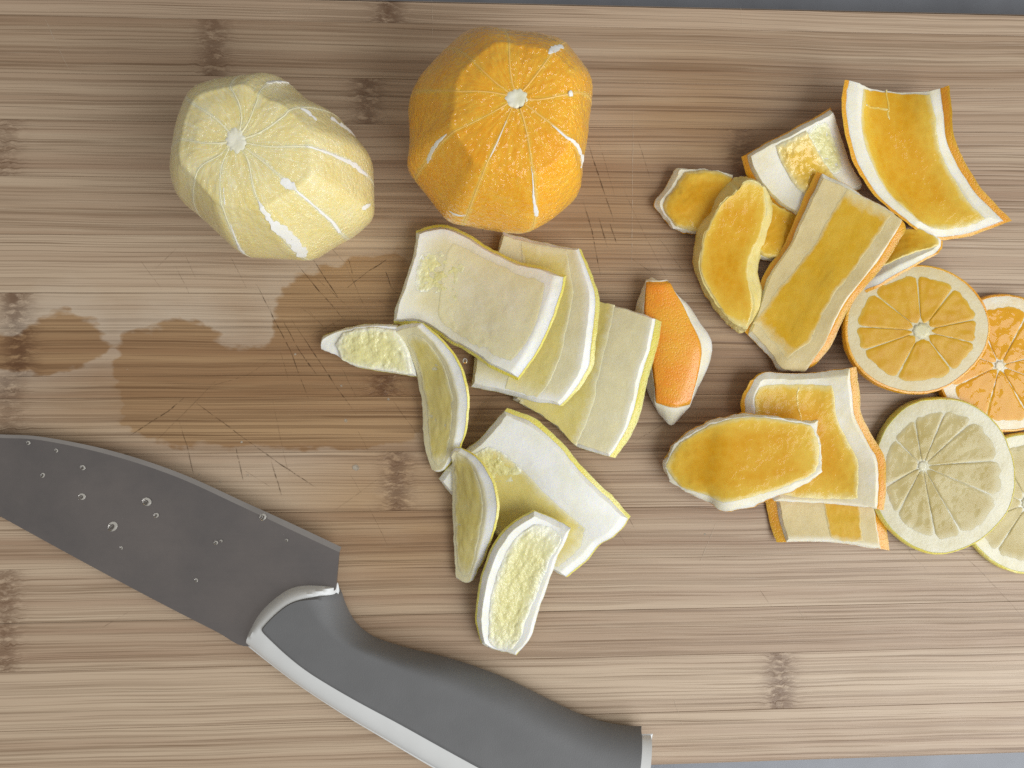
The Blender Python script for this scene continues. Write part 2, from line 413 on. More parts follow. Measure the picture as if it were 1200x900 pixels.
for i in range(len(ys) - 1):
    y1, y0 = ys[i], ys[i + 1]
    gap = 0.00004
    yy = np.linspace(y0 + gap, y1 - gap, 12)
    bev = 0.00005
    # profile across the strip: side, bevel, top, bevel, side
    prof = [(y0 + gap, -0.019), (y0 + gap, -bev)] + [(v, 0.0) for v in np.linspace(y0 + gap + bev, y1 - gap - bev, 11)] + [(y1 - gap, -bev), (y1 - gap, -0.019)]
    if i == len(ys) - 2: prof[1] = (y0 + gap, -0.0012); prof[2] = (y0 + gap + 0.001, 0.0)
    if i == 0: prof[-2] = (y1 - gap, -0.0012); prof[-3] = (y1 - gap - 0.001, 0.0)
    xs = np.linspace(b_l, b_r, nx)
    npf = len(prof)
    V = np.array([(x, y, z) for x in xs for (y, z) in prof])
    V[:, 2] += np.where(V[:, 2] > -0.01, 0.00006 * (i % 2) + 0.00002 * (i % 3), 0)
    F = []
    for a in range(nx - 1):
        for b in range(npf - 1):
            F.append((a * npf + b, (a + 1) * npf + b, (a + 1) * npf + b + 1, a * npf + b + 1))
        F.append((a * npf + npf - 1, (a + 1) * npf + npf - 1, (a + 1) * npf, a * npf))
    F.append(tuple(range(npf))); F.append(tuple((nx - 1) * npf + k for k in reversed(range(npf))))
    W = V.copy()
    W[:, 0] = xm + (V[:, 0] - xm) * cr - V[:, 1] * sr
    W[:, 1] = (V[:, 0] - xm) * sr + V[:, 1] * cr
    wet = np.min([poly_sdf(W[:, :2], w) for w in WET], axis=0)
    damp_shade = np.zeros(len(W))
    for (cpx, rx, ry) in DAMP_SHADE:
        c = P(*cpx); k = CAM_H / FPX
        damp_shade = np.maximum(damp_shade, np.exp(-(((W[:, 0] - c[0]) / (rx * k)) ** 2 + ((W[:, 1] - c[1]) / (ry * k)) ** 2) ** 1.3))
    kn = np.zeros(len(W))
    for kx in knots.get(i, []):
        ym = 0.5 * (bounds_px[i] + bounds_px[i + 1])
        kxw = P(kx, ym)[0]
        kn += np.exp(-((W[:, 0] - kxw) / 0.0052) ** 2) * kcol.get(i, 0.9)
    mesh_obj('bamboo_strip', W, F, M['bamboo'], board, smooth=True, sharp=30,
             attrs={'seed': np.full(len(W), i * 1.37 + 0.3), 'tint': np.full(len(W), tints[i]), 'knot': kn, 'wet': wet, 'damp_shade': damp_shade})

# knife marks: thin grooves in the wood, joined into one part
def marks(name, lines, mat, w0, z):
    V, F = [], []
    for ln in lines:
        pts = np.array([P(x, y) for x, y in ln])
        n = max(6, int(np.linalg.norm(pts[-1] - pts[0]) / 0.0015))
        tt = np.linspace(0, 1, n)
        q = np.stack([np.interp(tt, np.linspace(0, 1, len(pts)), pts[:, k]) for k in range(3)], 1)
        d = q[-1] - q[0]; d /= np.linalg.norm(d)
        nrm = np.array([-d[1], d[0], 0])
        jig = vnoise(q, 300, 5) * 0.00012
        base = len(V)
        for k in range(n):
            w = w0 * (0.35 + 0.65 * random.random()) * min(1, 4 * min(tt[k], 1 - tt[k]) + 0.15)
            c = q[k] + nrm * jig[k]
            V.append(c + nrm * w + (0, 0, z)); V.append(c - nrm * w + (0, 0, z))
        for k in range(n - 1):
            F.append((base + 2 * k, base + 2 * k + 1, base + 2 * k + 3, base + 2 * k + 2))
    o = mesh_obj(name, V, F, mat, board, smooth=False)
    o['kind'] = 'stuff'
    return o
dark = [[(345, 306), (375, 342), (405, 376)], [(367, 304), (382, 328), (396, 348)], [(404, 340), (432, 318), (458, 301)], [(300, 332), (322, 375), (340, 410), (362, 468)],
        [(330, 372), (350, 410), (372, 440)], [(352, 390), (372, 420), (392, 450), (418, 486)], [(210, 493), (220, 525), (227, 556)], [(230, 472), (268, 500), (330, 545), (372, 572)],
        [(277, 525), (285, 563)], [(318, 540), (330, 580)], [(150, 512), (200, 480), (216, 466)], [(408, 302), (414, 325)], [(452, 318), (458, 336)],
        [(372, 640), (345, 655)], [(683, 235), (694, 270), (704, 325)], [(702, 255), (712, 290)], [(715, 262), (722, 285)], [(690, 170), (706, 220), (720, 260)],
        [(728, 215), (748, 260), (768, 300), (783, 330)], [(748, 165), (762, 210)], [(700, 160), (712, 200), (722, 235)], [(640, 290), (690, 380)], [(1110, 285), (1085, 298), (1060, 312)],
        [(1118, 640), (1150, 670), (1185, 708), (1202, 728)], [(765, 480), (790, 466), (830, 443)], [(740, 520), (775, 498), (800, 478)], [(400, 430), (420, 470)], [(465, 440), (480, 462)],
        [(715, 610), (735, 640)], [(728, 590), (745, 622)], [(430, 590), (455, 640)], [(410, 555), (425, 580)], [(390, 600), (445, 560)], [(340, 560), (330, 520), (320, 470)],
        [(270, 300), (290, 340)], [(205, 310), (225, 350)], [(165, 305), (190, 340)], [(385, 372), (400, 392)], [(340, 372), (358, 400)], [(120, 735), (155, 715)], [(890, 690), (905, 712)],
        [(240, 455), (290, 440), (320, 420)], [(180, 520), (260, 440)]]
marks('knife_marks', dark[:18], M['mark'], 0.00020, 0.00017)
fine_lines = list(dark[18:])
for _ in range(55):
    x, y = random.gauss(560, 190), random.gauss(400, 130)
    a = random.choice([1.05, 1.15, 1.2, -0.6, 0.7]) + random.gauss(0, .12); L = random.uniform(20, 70)
    fine_lines.append([(x, y), (x + L * math.cos(a), y + L * math.sin(a))])
marks('fine_knife_marks', fine_lines, M['fine_mark'], 0.00008, 0.00018)
marks('dry_scratches', [[(52, 20), (68, 55), (82, 84)], [(506, 0), (507, 50)], [(868, 8), (870, 30)], [(1060, 640), (1090, 672)], [(930, 705), (945, 728)], [(740, 330), (742, 130)], [(790, 820), (800, 850)], [(840, 610), (820, 660)]], M['pale_mark'], 0.00012, 0.00019)

# ------------------------------------------------------------------ peel pieces
def curve(pts, n=97):
    """smooth curve through (px,py,z) points, resampled by length"""
    p = np.array([P(*q) for q in pts])
    if len(p) > 2:
        out = []
        ext = np.vstack([2 * p[0] - p[1], p, 2 * p[-1] - p[-2]])
        for i in range(1, len(ext) - 2):
            p0, p1, p2, p3 = ext[i - 1:i + 3]
            for t in np.linspace(0, 1, 12, endpoint=False):
                out.append(0.5 * (2 * p1 + (p2 - p0) * t + (2 * p0 - 5 * p1 + 4 * p2 - p3) * t * t + (3 * p1 - p0 - 3 * p2 + p3) * t ** 3))
        out.append(p[-1]); p = np.array(out)
    s = np.concatenate([[0], np.cumsum(np.linalg.norm(np.diff(p, axis=0), axis=1))])
    tt = np.linspace(0, s[-1], n)
    return np.stack([np.interp(tt, s, p[:, k]) for k in range(3)], 1)

class Patch:
    """sheet spanned by four traced edges; u runs A to B, v runs A to D"""
    upright = False
    def __init__(s, ab, bc, dc, ad, sag=(0, 0, 0)):
        s.ab, s.bc, s.dc, s.ad = [curve(e) for e in (ab, bc, dc, ad)]
        s.sag = sag
    def ev(s, c, t):
        x = np.linspace(0, 1, len(c))
        return np.stack([np.interp(t, x, c[:, k]) for k in range(3)], 1)
    def base(s, u, v):
        U, V = u[:, None], v[:, None]
        A, B, D, Cc = s.ab[0], s.ab[-1], s.dc[0], s.dc[-1]
        p = (1 - V) * s.ev(s.ab, u) + V * s.ev(s.dc, u) + (1 - U) * s.ev(s.ad, v) + U * s.ev(s.bc, v) \
            - ((1 - U) * (1 - V) * A + U * (1 - V) * B + (1 - U) * V * D + U * V * Cc)
        p[:, 2] += 0.001 * (s.sag[0] * 4 * u * (1 - u) + s.sag[1] * 4 * v * (1 - v) + s.sag[2] * 16 * u * (1 - u) * v * (1 - v))
        return p
    def pos(s, u, v, h):
        e = 0.02
        du = s.base(np.clip(u + e, 0, 1), v) - s.base(np.clip(u - e, 0, 1), v)
        dv = s.base(u, np.clip(v + e, 0, 1)) - s.base(u, np.clip(v - e, 0, 1))
        n = np.cross(du, dv); n /= np.linalg.norm(n, axis=1)[:, None] + 1e-12
        n[n[:, 2] < 0] *= -1
        if s.upright: n[:] = (0, 0, 1)
        return s.base(u, v) + n * (h[:, None] * 0.001)

def domain(d, S, T):
    """d: (left, right, bottom, top) insets or dict of rails"""
    if isinstance(d, dict):
        v = d['v'][0] + (d['v'][-1] - d['v'][0]) * T
        l = np.interp(v, d['v'], d['l']); r = np.interp(v, d['v'], d['r'])
        return l + (r - l) * S, v
    l, r, b, t = d
    return l + (1 - r - l) * S, b + (1 - t - b) * T

def build_layer(patch, name, mat, parent, z0, z1, d0, d1, n=44, taper=None, dome=0.0, rough=1.0, bumps=0.0, walls=4, corner=0.0, thin=None):
    g = np.linspace(0, 1, n)
    # denser rows close to the border
    g = 0.5 - 0.5 * np.cos(np.pi * (0.12 + 0.76 * g)) ; g = (g - g[0]) / (g[-1] - g[0])
    T, S = np.meshgrid(g, g, indexing='ij')
    S, T = S.ravel(), T.ravel()
    if corner > 0:   # round the corners of the layer
        a, b = S * 2 - 1, T * 2 - 1
        ra, rb = a * np.sqrt(1 - b * b / 2 * corner), b * np.sqrt(1 - a * a / 2 * corner)
        Sq, Tq = (ra + 1) / 2, (rb + 1) / 2
    else: Sq, Tq = S, T
    edge = np.minimum(np.minimum(S, 1 - S), np.minimum(T, 1 - T)) * 2
    if taper:
        qs = [q for f, q in zip(taper, (S, 1 - S, T, 1 - T)) if f > 0]
        edge = np.minimum.reduce(qs) * 2 if qs else edge
    u0, v0 = domain(d0, Sq, Tq); u1, v1 = domain(d1, Sq, Tq)
    h1 = np.full(len(S), float(z1))
    if taper:
        k = np.ones(len(S))
        for f, q in zip(taper, (S, 1 - S, T, 1 - T)):
            if f > 0: k = np.minimum(k, np.clip(q / f, 0, 1))
        k = np.sqrt(np.clip(1 - (1 - k) ** 2, 0, 1))
        h1 = z0 + 0.22 + (z1 - z0 - 0.22) * k
    h1 = h1 + dome * 16 * S * (1 - S) * T * (1 - T)
    top = patch.pos(u1, v1, h1)
    bot = patch.pos(u0, v0, np.full(len(S), float(z0)))
    if bumps:
        top[:, 2] += 0.001 * bumps * (0.6 * vnoise(top, 420, 3) + 0.6 * vnoise(top, 900, 4)) * np.clip(edge * 6, 0, 1)
    tn = np.zeros(len(S))
    if thin:
        l, r, b_, t_, sf = thin
        f_ = lambda d: np.clip(d / sf, 0, 1) ** 2 * (3 - 2 * np.clip(d / sf, 0, 1))
        tn = f_(u1 - l) * f_(1 - r - u1) * f_(v1 - b_) * f_(1 - t_ - v1)
    V = [top, bot]; E = [edge, edge * 0]
    idx = lambda i, j: i * n + j
    F = []
    for i in range(n - 1):
        for j in range(n - 1):
            F.append((idx(i, j), idx(i, j + 1), idx(i + 1, j + 1), idx(i + 1, j)))
            F.append(tuple(n * n + q for q in (idx(i + 1, j), idx(i + 1, j + 1), idx(i, j + 1), idx(i, j))))
    ring = [idx(0, j) for j in range(n)] + [idx(i, n - 1) for i in range(1, n)] + [idx(n - 1, j) for j in range(n - 2, -1, -1)] + [idx(i, 0) for i in range(n - 2, 0, -1)]
    m = len(ring); off = 2 * n * n
    rows = [[n * n + r for r in ring]]
    for w in range(1, walls):
        f = w / walls
        V.append(bot[ring] * (1 - f) + top[ring] * f); E.append(np.zeros(m))
        rows.append(list(range(off, off + m))); off += m
    rows.append(list(ring))
    for a, b in zip(rows[:-1], rows[1:]):
        for k in range(m):
            q = (k + 1) % m
            F.append((a[k], a[q], b[q], b[k]))
    V = np.vstack(V)
    V = wobble(V, rough)
    V[:, 2] = np.maximum(V[:, 2], 0.00025)
    return mesh_obj(name, V, F, mat, parent, smooth=True, sharp=38, attrs={'edge': np.concatenate(E), 'thin': np.concatenate([tn, np.zeros(len(V) - len(tn))])})

def Z(pts, z):
    """add heights to traced pixel points: a number, or a list interpolated along the edge"""
    if not isinstance(z, (list, tuple)): z = [z, z]
    zz = np.interp(np.linspace(0, 1, len(pts)), np.linspace(0, 1, len(z)), z)
    return [(p[0], p[1], q) for p, q in zip(pts, zz)]

def peel(fruit, label, ab, bc, dc, ad, zest, slant, t=3.0, tz=0.7, sag=(0, 0, 0), flesh=(), group=None, corner=0.0, name=None, pith_mat=None, rough=1.0, zest_up=False, thin=None):
    """peel strip: rind below, pith above it, flesh clinging on top. zest and slant give per side (l,r,b,t) how much rind and cut pith show"""
    patch = Patch(ab, bc, dc, ad, sag)
    c = patch.base(np.array([.5]), np.array([.5]))[0]
    o = thing(name or fruit + '_peel', (c[0], c[1], 0), label, fruit + ' peel', group)
    zs = tuple(zest); both = tuple(a + b for a, b in zip(zest, slant))
    zero = (0, 0, 0, 0)
    pm = pith_mat or M[fruit + '_pith']
    if zest_up:
        build_layer(patch, 'pith', pm, o, 0, t - tz, zero, zs, corner=corner, rough=rough)
        build_layer(patch, 'rind', M[fruit + '_zest'], o, t - tz - 0.1, t, zs, both, corner=corner, rough=rough * .6, taper=(.05, .05, .05, .05))
        return o, patch
    build_layer(patch, 'rind', M['orange_rim' if fruit == 'orange' else 'lemon_zest'], o, 0, tz, zero, zs, corner=corner, walls=3, rough=rough)
    build_layer(patch, 'pith', pm, o, tz - 0.08, t, zs, both, corner=corner, bumps=0.03, rough=rough, thin=thin)
    for f in flesh:
        build_layer(patch, f.get('name', 'flesh'), M[f['m']], o, t - 0.3, t + f.get('h', 0.15), f['d'], f['d'], corner=f.get('corner', 0.35),
                    taper=f.get('taper', (.05, .05, .05, .05)), bumps=f.get('bumps', 0.2), dome=f.get('dome', 0.0), rough=1.6, walls=2)
    return o, patch

LG = 'lemon peel strips heaped in the middle of the board'
OG = 'orange peel strips heaped on the right of the board'
# --- lemon strips, lowest first
peel('lemon', 'wide lemon peel strip, lower right of the three fanned ones, touching the orange rind-up piece',
     Z([(640, 350), (672, 345), (703, 355), (730, 361), (775, 377)], [2, 4, 8]),
     Z([(775, 377), (772, 402), (760, 442), (745, 500), (721, 537)], [8, 9, 8, 5, 2]),
     Z([(600, 468), (640, 490), (675, 521), (721, 537)], [1, 1, 2]),
     Z([(640, 350), (622, 400), (600, 468)], 1), (.0, .055, .0, .0), (.03, .03, .02, .03), thin=(-.2, .05, -.2, -.2, .10), t=2.3,
     flesh=[dict(m='lemon_pulp_thin', d=dict(v=[.0, .5, .99], l=[.05, .05, .05], r=[.60, .63, .66]), h=.10, bumps=.04, taper=(.04, .04, 0, 0), corner=0)], group=LG)
peel('lemon', 'middle lemon peel strip of the three fanned ones, tucked under the square one',
     Z([(588, 272), (612, 278), (645, 287), (682, 293)], [4, 4, 5, 6]),
     Z([(682, 293), (692, 318), (703, 352), (699, 400), (695, 428), (680, 455), (660, 475)], [5, 7, 9, 10, 9, 7, 5]),
     Z([(552, 453), (600, 463), (630, 471), (660, 475)], [2, 3, 4, 5]),
     Z([(588, 272), (575, 330), (560, 400), (552, 453)], [3, 2, 2, 2]), (.0, .035, .0, .0), (.03, .055, .03, .03), thin=(-.2, .07, -.2, .02, .10), t=2.4,
     flesh=[dict(m='lemon_pulp_thin', d=dict(v=[.03, .5, .97], l=[.25, .3, .35], r=[.80, .74, .70]), h=.10, bumps=.04, taper=(.04, .04, .05, .05), corner=0)], group=LG)
peel('lemon', 'square lemon peel strip lying white side up on top of the fanned ones',
     Z([(488, 270), (505, 265), (526, 264), (548, 274), (580, 293), (608, 306), (640, 313), (664, 323)], [6, 6, 6, 8, 10, 12]),
     Z([(664, 323), (657, 352), (640, 395), (623, 425), (606, 447)], [12, 13, 13, 12, 10]),
     Z([(461, 380), (494, 381), (527, 402), (548, 412), (575, 431), (606, 447)], [4, 4, 6, 9, 10]),
     Z([(488, 270), (484, 298), (474, 335), (464, 360), (461, 380)], [6, 5, 4, 4, 4]), (.0, .01, .03, .03), (.02, .06, .03, .03), thin=(-.02, .07, .02, .02, .22), t=2.3, sag=(-1, 1, 0),
     flesh=[dict(m='lemon_skin', d=dict(v=[.12, .5, .90], l=[.2, .22, .3], r=[.92, .92, .92]), h=.10, bumps=.04, taper=(.04, .04, .15, .15), corner=.4),
            dict(m='lemon_pulp', d=dict(v=[.26, .45, .68], l=[.03, .05, .08], r=[.42, .36, .46]), h=.06, bumps=.22, taper=(.06, .25, .2, .2), corner=.2)], group=LG)
peel('lemon', 'small ragged lemon peel tip at the left end of the lemon heap',
     Z([(378, 394), (400, 386), (430, 380), (466, 381)], [3, 4, 5, 5]), Z([(466, 381), (480, 410), (490, 442)], [5, 4, 2]),
     Z([(379, 405), (400, 417), (418, 430), (450, 436), (490, 442)], [1, 1, 1]), Z([(378, 394), (377, 399), (379, 405)], [3, 2, 1]), (.0, .0, .0, .02), (.02, .02, .03, .06), t=2.4,
     flesh=[dict(m='lemon_pulp', d=dict(v=[.05, .5, .95], l=[.28, .2, .22], r=[.99, .99, .99]), h=.7, bumps=.45, corner=.3)], group=LG)
peel('lemon', 'narrow crescent of lemon peel curling down from the ragged tip',
     Z([(461, 384), (478, 379), (496, 379)], [6, 8, 10]),
     Z([(496, 379), (521, 400), (540, 426), (549, 455), (550, 475), (546, 505), (538, 528), (522, 550)], [10, 12, 13, 13, 11, 7, 3]),
     Z([(510, 551), (516, 553), (522, 550)], 1.5), Z([(461, 384), (476, 402), (489, 432), (496, 470), (499, 520), (510, 551)], [6, 4, 2, 1, 1, 1]),
     (.02, .02, .0, .0), (.03, .17, .02, .02), thin=(-.2, .10, -.2, -.2, .12), t=2.0,
     flesh=[dict(m='lemon_pulp_thin', d=dict(v=[.06, .5, .95], l=[.14, .14, .2], r=[.7, .72, .7]), h=.10, bumps=.06)], group=LG)
peel('lemon', 'broad lemon peel strip with a wide white band, lower right of the lemon heap',
     Z([(594, 478), (622, 488), (650, 509), (676, 540), (700, 565), (720, 584), (739, 605)], [10, 11, 11, 10, 8, 6]),
     Z([(739, 605), (722, 627), (703, 639), (690, 655), (665, 676)], [6, 5, 3, 2, 1.5]),
     Z([(514, 561), (530, 579), (575, 620), (620, 650), (648, 667), (665, 676)], [2, 1, 1, 1, 1.5]),
     Z([(594, 478), (575, 500), (562, 514), (548, 524), (530, 540), (514, 561)], [10, 9, 7, 5, 3, 2]), (.0, .01, .04, .0), (.03, .05, .03, .03), thin=(-.02, .03, .34, -.2, .30), t=2.4,
     flesh=[dict(m='lemon_pulp_thin', d=dict(v=[.38, .6, .95], l=[.06, .06, .1], r=[.86, .9, .92]), h=.10, bumps=.04, corner=.2),
            dict(m='lemon_pulp', d=dict(v=[.37, .55, .74], l=[.045, .05, .06], r=[.36, .34, .2]), h=.15, bumps=.2, taper=(.03, .3, .2, .3), corner=.5)], group=LG)
peel('lemon', 'slim lemon peel crescent standing on its edge left of the broad strip',
     Z([(529, 528), (535, 524), (542, 526)], [8, 9, 10]),
     Z([(542, 526), (561, 536), (576, 556), (585, 582), (585, 602), (579, 624), (570, 648), (556, 678)], [10, 13, 15, 15, 14, 11, 7, 3]),
     Z([(536, 677), (546, 682), (556, 678)], 2), Z([(529, 528), (533, 548), (532, 600), (535, 650), (536, 677)], [8, 4, 2, 1, 1]),
     (.02, .03, .0, .0), (.03, .20, .02, .02), thin=(-.2, .12, -.2, -.2, .12), t=2.0,
     flesh=[dict(m='lemon_pulp_thin', d=dict(v=[.04, .5, .95], l=[.12, .1, .15], r=[.74, .72, .7]), h=.10, bumps=.06)], group=LG)
peel('lemon', 'leaf shaped lemon peel end with bumpy flesh and white rim, nearest the knife handle',
     Z([(625, 597), (646, 606), (670, 619)], [12, 12, 11]),
     Z([(670, 619), (656, 648), (648, 668), (640, 690), (631, 717), (622, 746), (606, 767)], [11, 9, 7, 5, 4, 3, 2]),
     Z([(563, 753), (576, 761), (590, 764), (606, 767)], [3, 2, 2]),
     Z([(625, 597), (600, 612), (579, 635), (566, 665), (559, 700), (557, 727), (563, 753)], [12, 12, 11, 9, 7, 5, 3]), (.015, .0, .0, .0), (.05, .05, .03, .03), t=2.6, sag=(-1.5, 0, 0),
     flesh=[dict(m='lemon_pulp', d=dict(v=[.05, .2, .5, .8, .97], l=[.22, .18, .17, .18, .22], r=[.95, .93, .88, .85, .86]), h=.4, bumps=.45, corner=.25, taper=(.15, .15, .05, .05))], group=LG)

# --- orange end cut lying rind up
peel('orange', 'orange peel end lying rind side up between the lemon and orange heaps',
     Z([(757, 328), (764, 326), (775, 332)], 3), Z([(775, 332), (800, 352), (815, 372), (832, 400), (830, 425), (815, 460), (798, 488)], [2, 1, 1, 1, 1]),
     Z([(772, 486), (784, 498), (798, 488)], 1), Z([(757, 328), (744, 362), (742, 400), (757, 455), (772, 486)], [3, 1, 1, 1, 1]),
     (.16, .20, .03, .12), (.02, .03, .02, .02), t=3.0, sag=(2.2, 1.5, .5), zest_up=True)

# --- orange heap, lowest first
peel('orange', 'scrap of orange flesh half hidden between two orange strips left of the heap',
     Z([(878, 235), (905, 240), (934, 258)], [2, 3]), Z([(934, 258), (945, 275), (948, 296)], 2), Z([(880, 300), (905, 306), (948, 296)], 1), Z([(878, 235), (874, 270), (880, 300)], 1),
     (.0, .0, .0, .0), (.03, .03, .03, .03), t=2.7, flesh=[dict(m='orange_pulp', d=(.02, .02, .02, .02), h=1.6, bumps=.3)], group=OG)
peel('orange', 'curled orange strip peeking out under the long translucent strip',
     Z([(1000, 290), (1035, 278), (1070, 268), (1105, 283)], [4, 5, 6, 7]), Z([(1105, 283), (1106, 290), (1100, 297)], [7, 8, 9]),
     Z([(994, 362), (1015, 344), (1032, 335), (1062, 317), (1100, 297)], [8, 9.5, 10.5, 10, 9]), Z([(1000, 290), (990, 330), (994, 362)], [2, 5, 8]),
     (.0, .03, .0, .03), (.02, .05, .02, .12), t=2.0, sag=(0, -1, 0), flesh=[dict(m='orange_pulp', d=(.03, .08, .03, .3), h=.4, bumps=.1)], group=OG)
peel('orange', 'folded orange strip with glossy flesh and white ends behind the long translucent strip',
     Z([(869, 184), (900, 167), (930, 151), (952, 139), (972, 126)], [6, 8, 9, 10]), Z([(972, 126), (982, 148), (992, 180), (1008, 222)], [9, 7, 5, 3]),
     Z([(929, 255), (950, 246), (975, 235), (1008, 222)], [5, 5, 4, 3]), Z([(869, 184), (876, 205), (900, 234), (929, 255)], [6, 5, 4, 5]), (.05, .03, .01, .0), (.03, .03, .03, .03), t=2.6, sag=(2.5, -1, 0),
     flesh=[dict(m='orange_pulp_rough', d=dict(v=[.06, .4, .99], l=[.30, .30, .28], r=[.62, .66, .72]), h=.8, bumps=.45, taper=(.2, .2, .1, 0), corner=.1),
            dict(m='lemon_pulp', d=dict(v=[.06, .5, .75], l=[.60, .64, .7], r=[.86, .88, .84]), h=.15, bumps=.3, taper=(.2, .3, .1, .3), corner=.4)], group=OG)
peel('orange', 'large bowl shaped orange strip full of flesh at the top right corner of the heap',
     Z([(990, 94), (1006, 97), (1023, 101), (1060, 104), (1095, 103), (1112, 100)], [13, 11, 8, 8, 10, 13]),
     Z([(1112, 100), (1117, 130), (1121, 160), (1134, 190), (1156, 225), (1186, 259)], [13, 12, 10, 8, 7, 6]),
     Z([(1072, 268), (1090, 276), (1108, 279), (1142, 275), (1186, 259)], [9, 8, 7, 6, 6]),
     Z([(990, 94), (987, 115), (990, 150), (1000, 185), (1016, 215), (1040, 241), (1072, 268)], [13, 14, 14, 13, 12, 11, 9]), (.03, .05, .0, .02), (.09, .07, .01, .06), thin=(-.2, .0, .55, .0, .4), t=2.7, sag=(-4.5, -1, 0),
     flesh=[dict(m='orange_pulp', d=dict(v=[.02, .3, .7, .93], l=[.17, .14, .13, .15], r=[.89, .89, .86, .86]), h=.3, bumps=.10, taper=(.12, .12, 0, .15), corner=.1),
            dict(m='orange_pulp_rough', name='membrane', d=(.20, .50, .112, .878), h=.36, bumps=.1), dict(m='orange_pulp_rough', name='membrane', d=(.495, .490, .0, .83), h=.36, bumps=.1)], group=OG)
peel('orange', 'long translucent orange strip slanting across the middle of the orange heap',
     Z([(958, 202), (985, 212), (1010, 228), (1040, 245), (1061, 262)], [11, 12, 12, 12]),
     Z([(1061, 262), (1061, 272), (1040, 306), (1016, 336), (1000, 356), (985, 385), (975, 405), (958, 425), (944, 432)], [12, 13, 13, 12, 10, 8, 6, 3]),
     Z([(872, 389), (890, 405), (905, 421), (912, 432), (927, 433), (944, 432)], [3, 3, 3]),
     Z([(958, 202), (944, 228), (930, 262), (918, 290), (895, 325), (872, 389)], [11, 10, 9, 7, 5, 3]), (.05, .075, .0, .0), (.02, .02, .03, .03), thin=(-.2, .05, -.2, -.2, .08), t=2.3, sag=(-1, -1, 0),
     flesh=[dict(m='orange_pulp_thin', d=dict(v=[.02, .3, .6, .8, .93], l=[.30, .28, .23, .12, .04], r=[.80, .78, .77, .76, .64]), h=.10, bumps=.04, taper=(.08, .08, .03, .1), corner=.05)], group=OG)
peel('orange', 'stubby orange flesh offcut at the far left of the orange heap',
     Z([(792, 198), (815, 199), (838, 201), (857, 207)], [3, 3, 3]), Z([(857, 207), (850, 240), (832, 274)], 2), Z([(786, 268), (806, 274), (832, 274)], 1),
     Z([(792, 198), (779, 220), (765, 240), (776, 254), (786, 268)], [3, 2, 2, 1, 1]), (.0, .0, .0, .0), (.08, .03, .02, .02), t=2.3, flesh=[dict(m='orange_pulp', d=(.12, .0, .02, .02), h=2.0, bumps=.22, taper=(.35, .1, .12, .3), corner=.3)], group=OG, rough=2.0)
peel('orange', 'thick oval orange end slice with a pale cut side, left edge of the heap',
     Z([(850, 214), (862, 207), (880, 210), (893, 217)], 6), Z([(893, 217), (899, 228), (908, 257), (901, 285), (892, 300), (889, 322), (894, 346), (888, 366), (872, 388)], [4, 2.5, 2, 2.5, 4, 3, 2]),
     Z([(850, 378), (865, 390), (872, 388)], 3), Z([(850, 214), (828, 246), (816, 275), (812, 310), (820, 335), (836, 361), (850, 378)], [6, 4, 3, 2, 2, 2]),
     (.0, .0, .0, .0), (.02, .24, .02, .03), t=6.5, pith_mat=M['wedge_side'], rough=2.6,
     flesh=[dict(m='orange_pulp', d=dict(v=[.02, .5, .97], l=[.025, .022, .06], r=[.74, .77, .72]), h=.3, bumps=.06, corner=.1, taper=(.06, .06, .05, .05))], group=OG)
peel('orange', 'lowest orange strip with orange rims on both sides, under the bent one',
     Z([(885, 540), (960, 540), (1030, 545)], [1, 1]), Z([(1030, 545), (1036, 597), (1039, 620), (1043, 645)], [1, 1, 2, 2]),
     Z([(909, 635), (925, 635), (970, 635), (1010, 640), (1043, 645)], 2), Z([(885, 540), (898, 590), (902, 612), (909, 635)], [1, 1, 1, 2]), (.08, .09, .0, .0), (.02, .03, .02, .03), thin=(-.2, .05, -.2, .02, .08), t=2.1,
     flesh=[dict(m='orange_pulp_thin', d=dict(v=[.03, .97], l=[.45, .45], r=[.76, .76]), h=.10, bumps=.04)], group=OG)
peel('orange', 'bent orange strip with a white band and orange rim, beside the lemon slice',
     Z([(879, 446), (896, 436), (930, 437), (970, 435), (1003, 429)], [7, 7, 8, 9]),
     Z([(1003, 429), (1009, 455), (1013, 485), (1026, 510), (1040, 538), (1041, 570), (1036, 598)], [10, 10, 9, 8, 8, 8, 7]),
     Z([(902, 588), (940, 590), (985, 592), (1036, 598)], [5, 6, 6, 7]), Z([(879, 446), (870, 475), (880, 530), (902, 588)], [7, 6, 5, 5]), (.03, .06, .0, .0), (.06, .03, .04, .02), thin=(-.2, .02, .30, -.2, .40), t=2.4, sag=(-2, -2, 0),
     flesh=[dict(m='orange_pulp', d=dict(v=[.07, .4, .97], l=[.10, .09, .08], r=[.80, .80, .79]), h=.2, bumps=.10, corner=.2, taper=(.04, .04, .1, .05)),
            dict(m='orange_pulp_rough', name='membrane', d=(.485, .503, .09, .50), h=.26, bumps=.05)], group=OG)
peel('orange', 'oval orange flesh offcut lying across the bent strip, lower left of the heap',
     Z([(786, 524), (802, 511), (824, 497), (850, 488), (876, 484), (912, 488), (957, 494)], [5, 8, 11, 12, 12]),
     Z([(957, 494), (961, 520), (962, 551)], 12), Z([(783, 560), (806, 576), (832, 588), (856, 598), (905, 584), (942, 568), (962, 551)], [2, 4, 8, 10, 11]),
     Z([(786, 524), (775, 544), (783, 560)], [5, 3, 2]), (.0, .0, .0, .0), (.03, .03, .015, .10), t=2.7, pith_mat=M['orange_pith'], rough=2.6,
     flesh=[dict(m='orange_pulp', d=dict(v=[.018, .5, .895], l=[.04, .03, .06], r=[.97, .97, .98]), h=.3, bumps=.06, corner=.3, taper=(.1, .04, .06, .06))], group=OG)

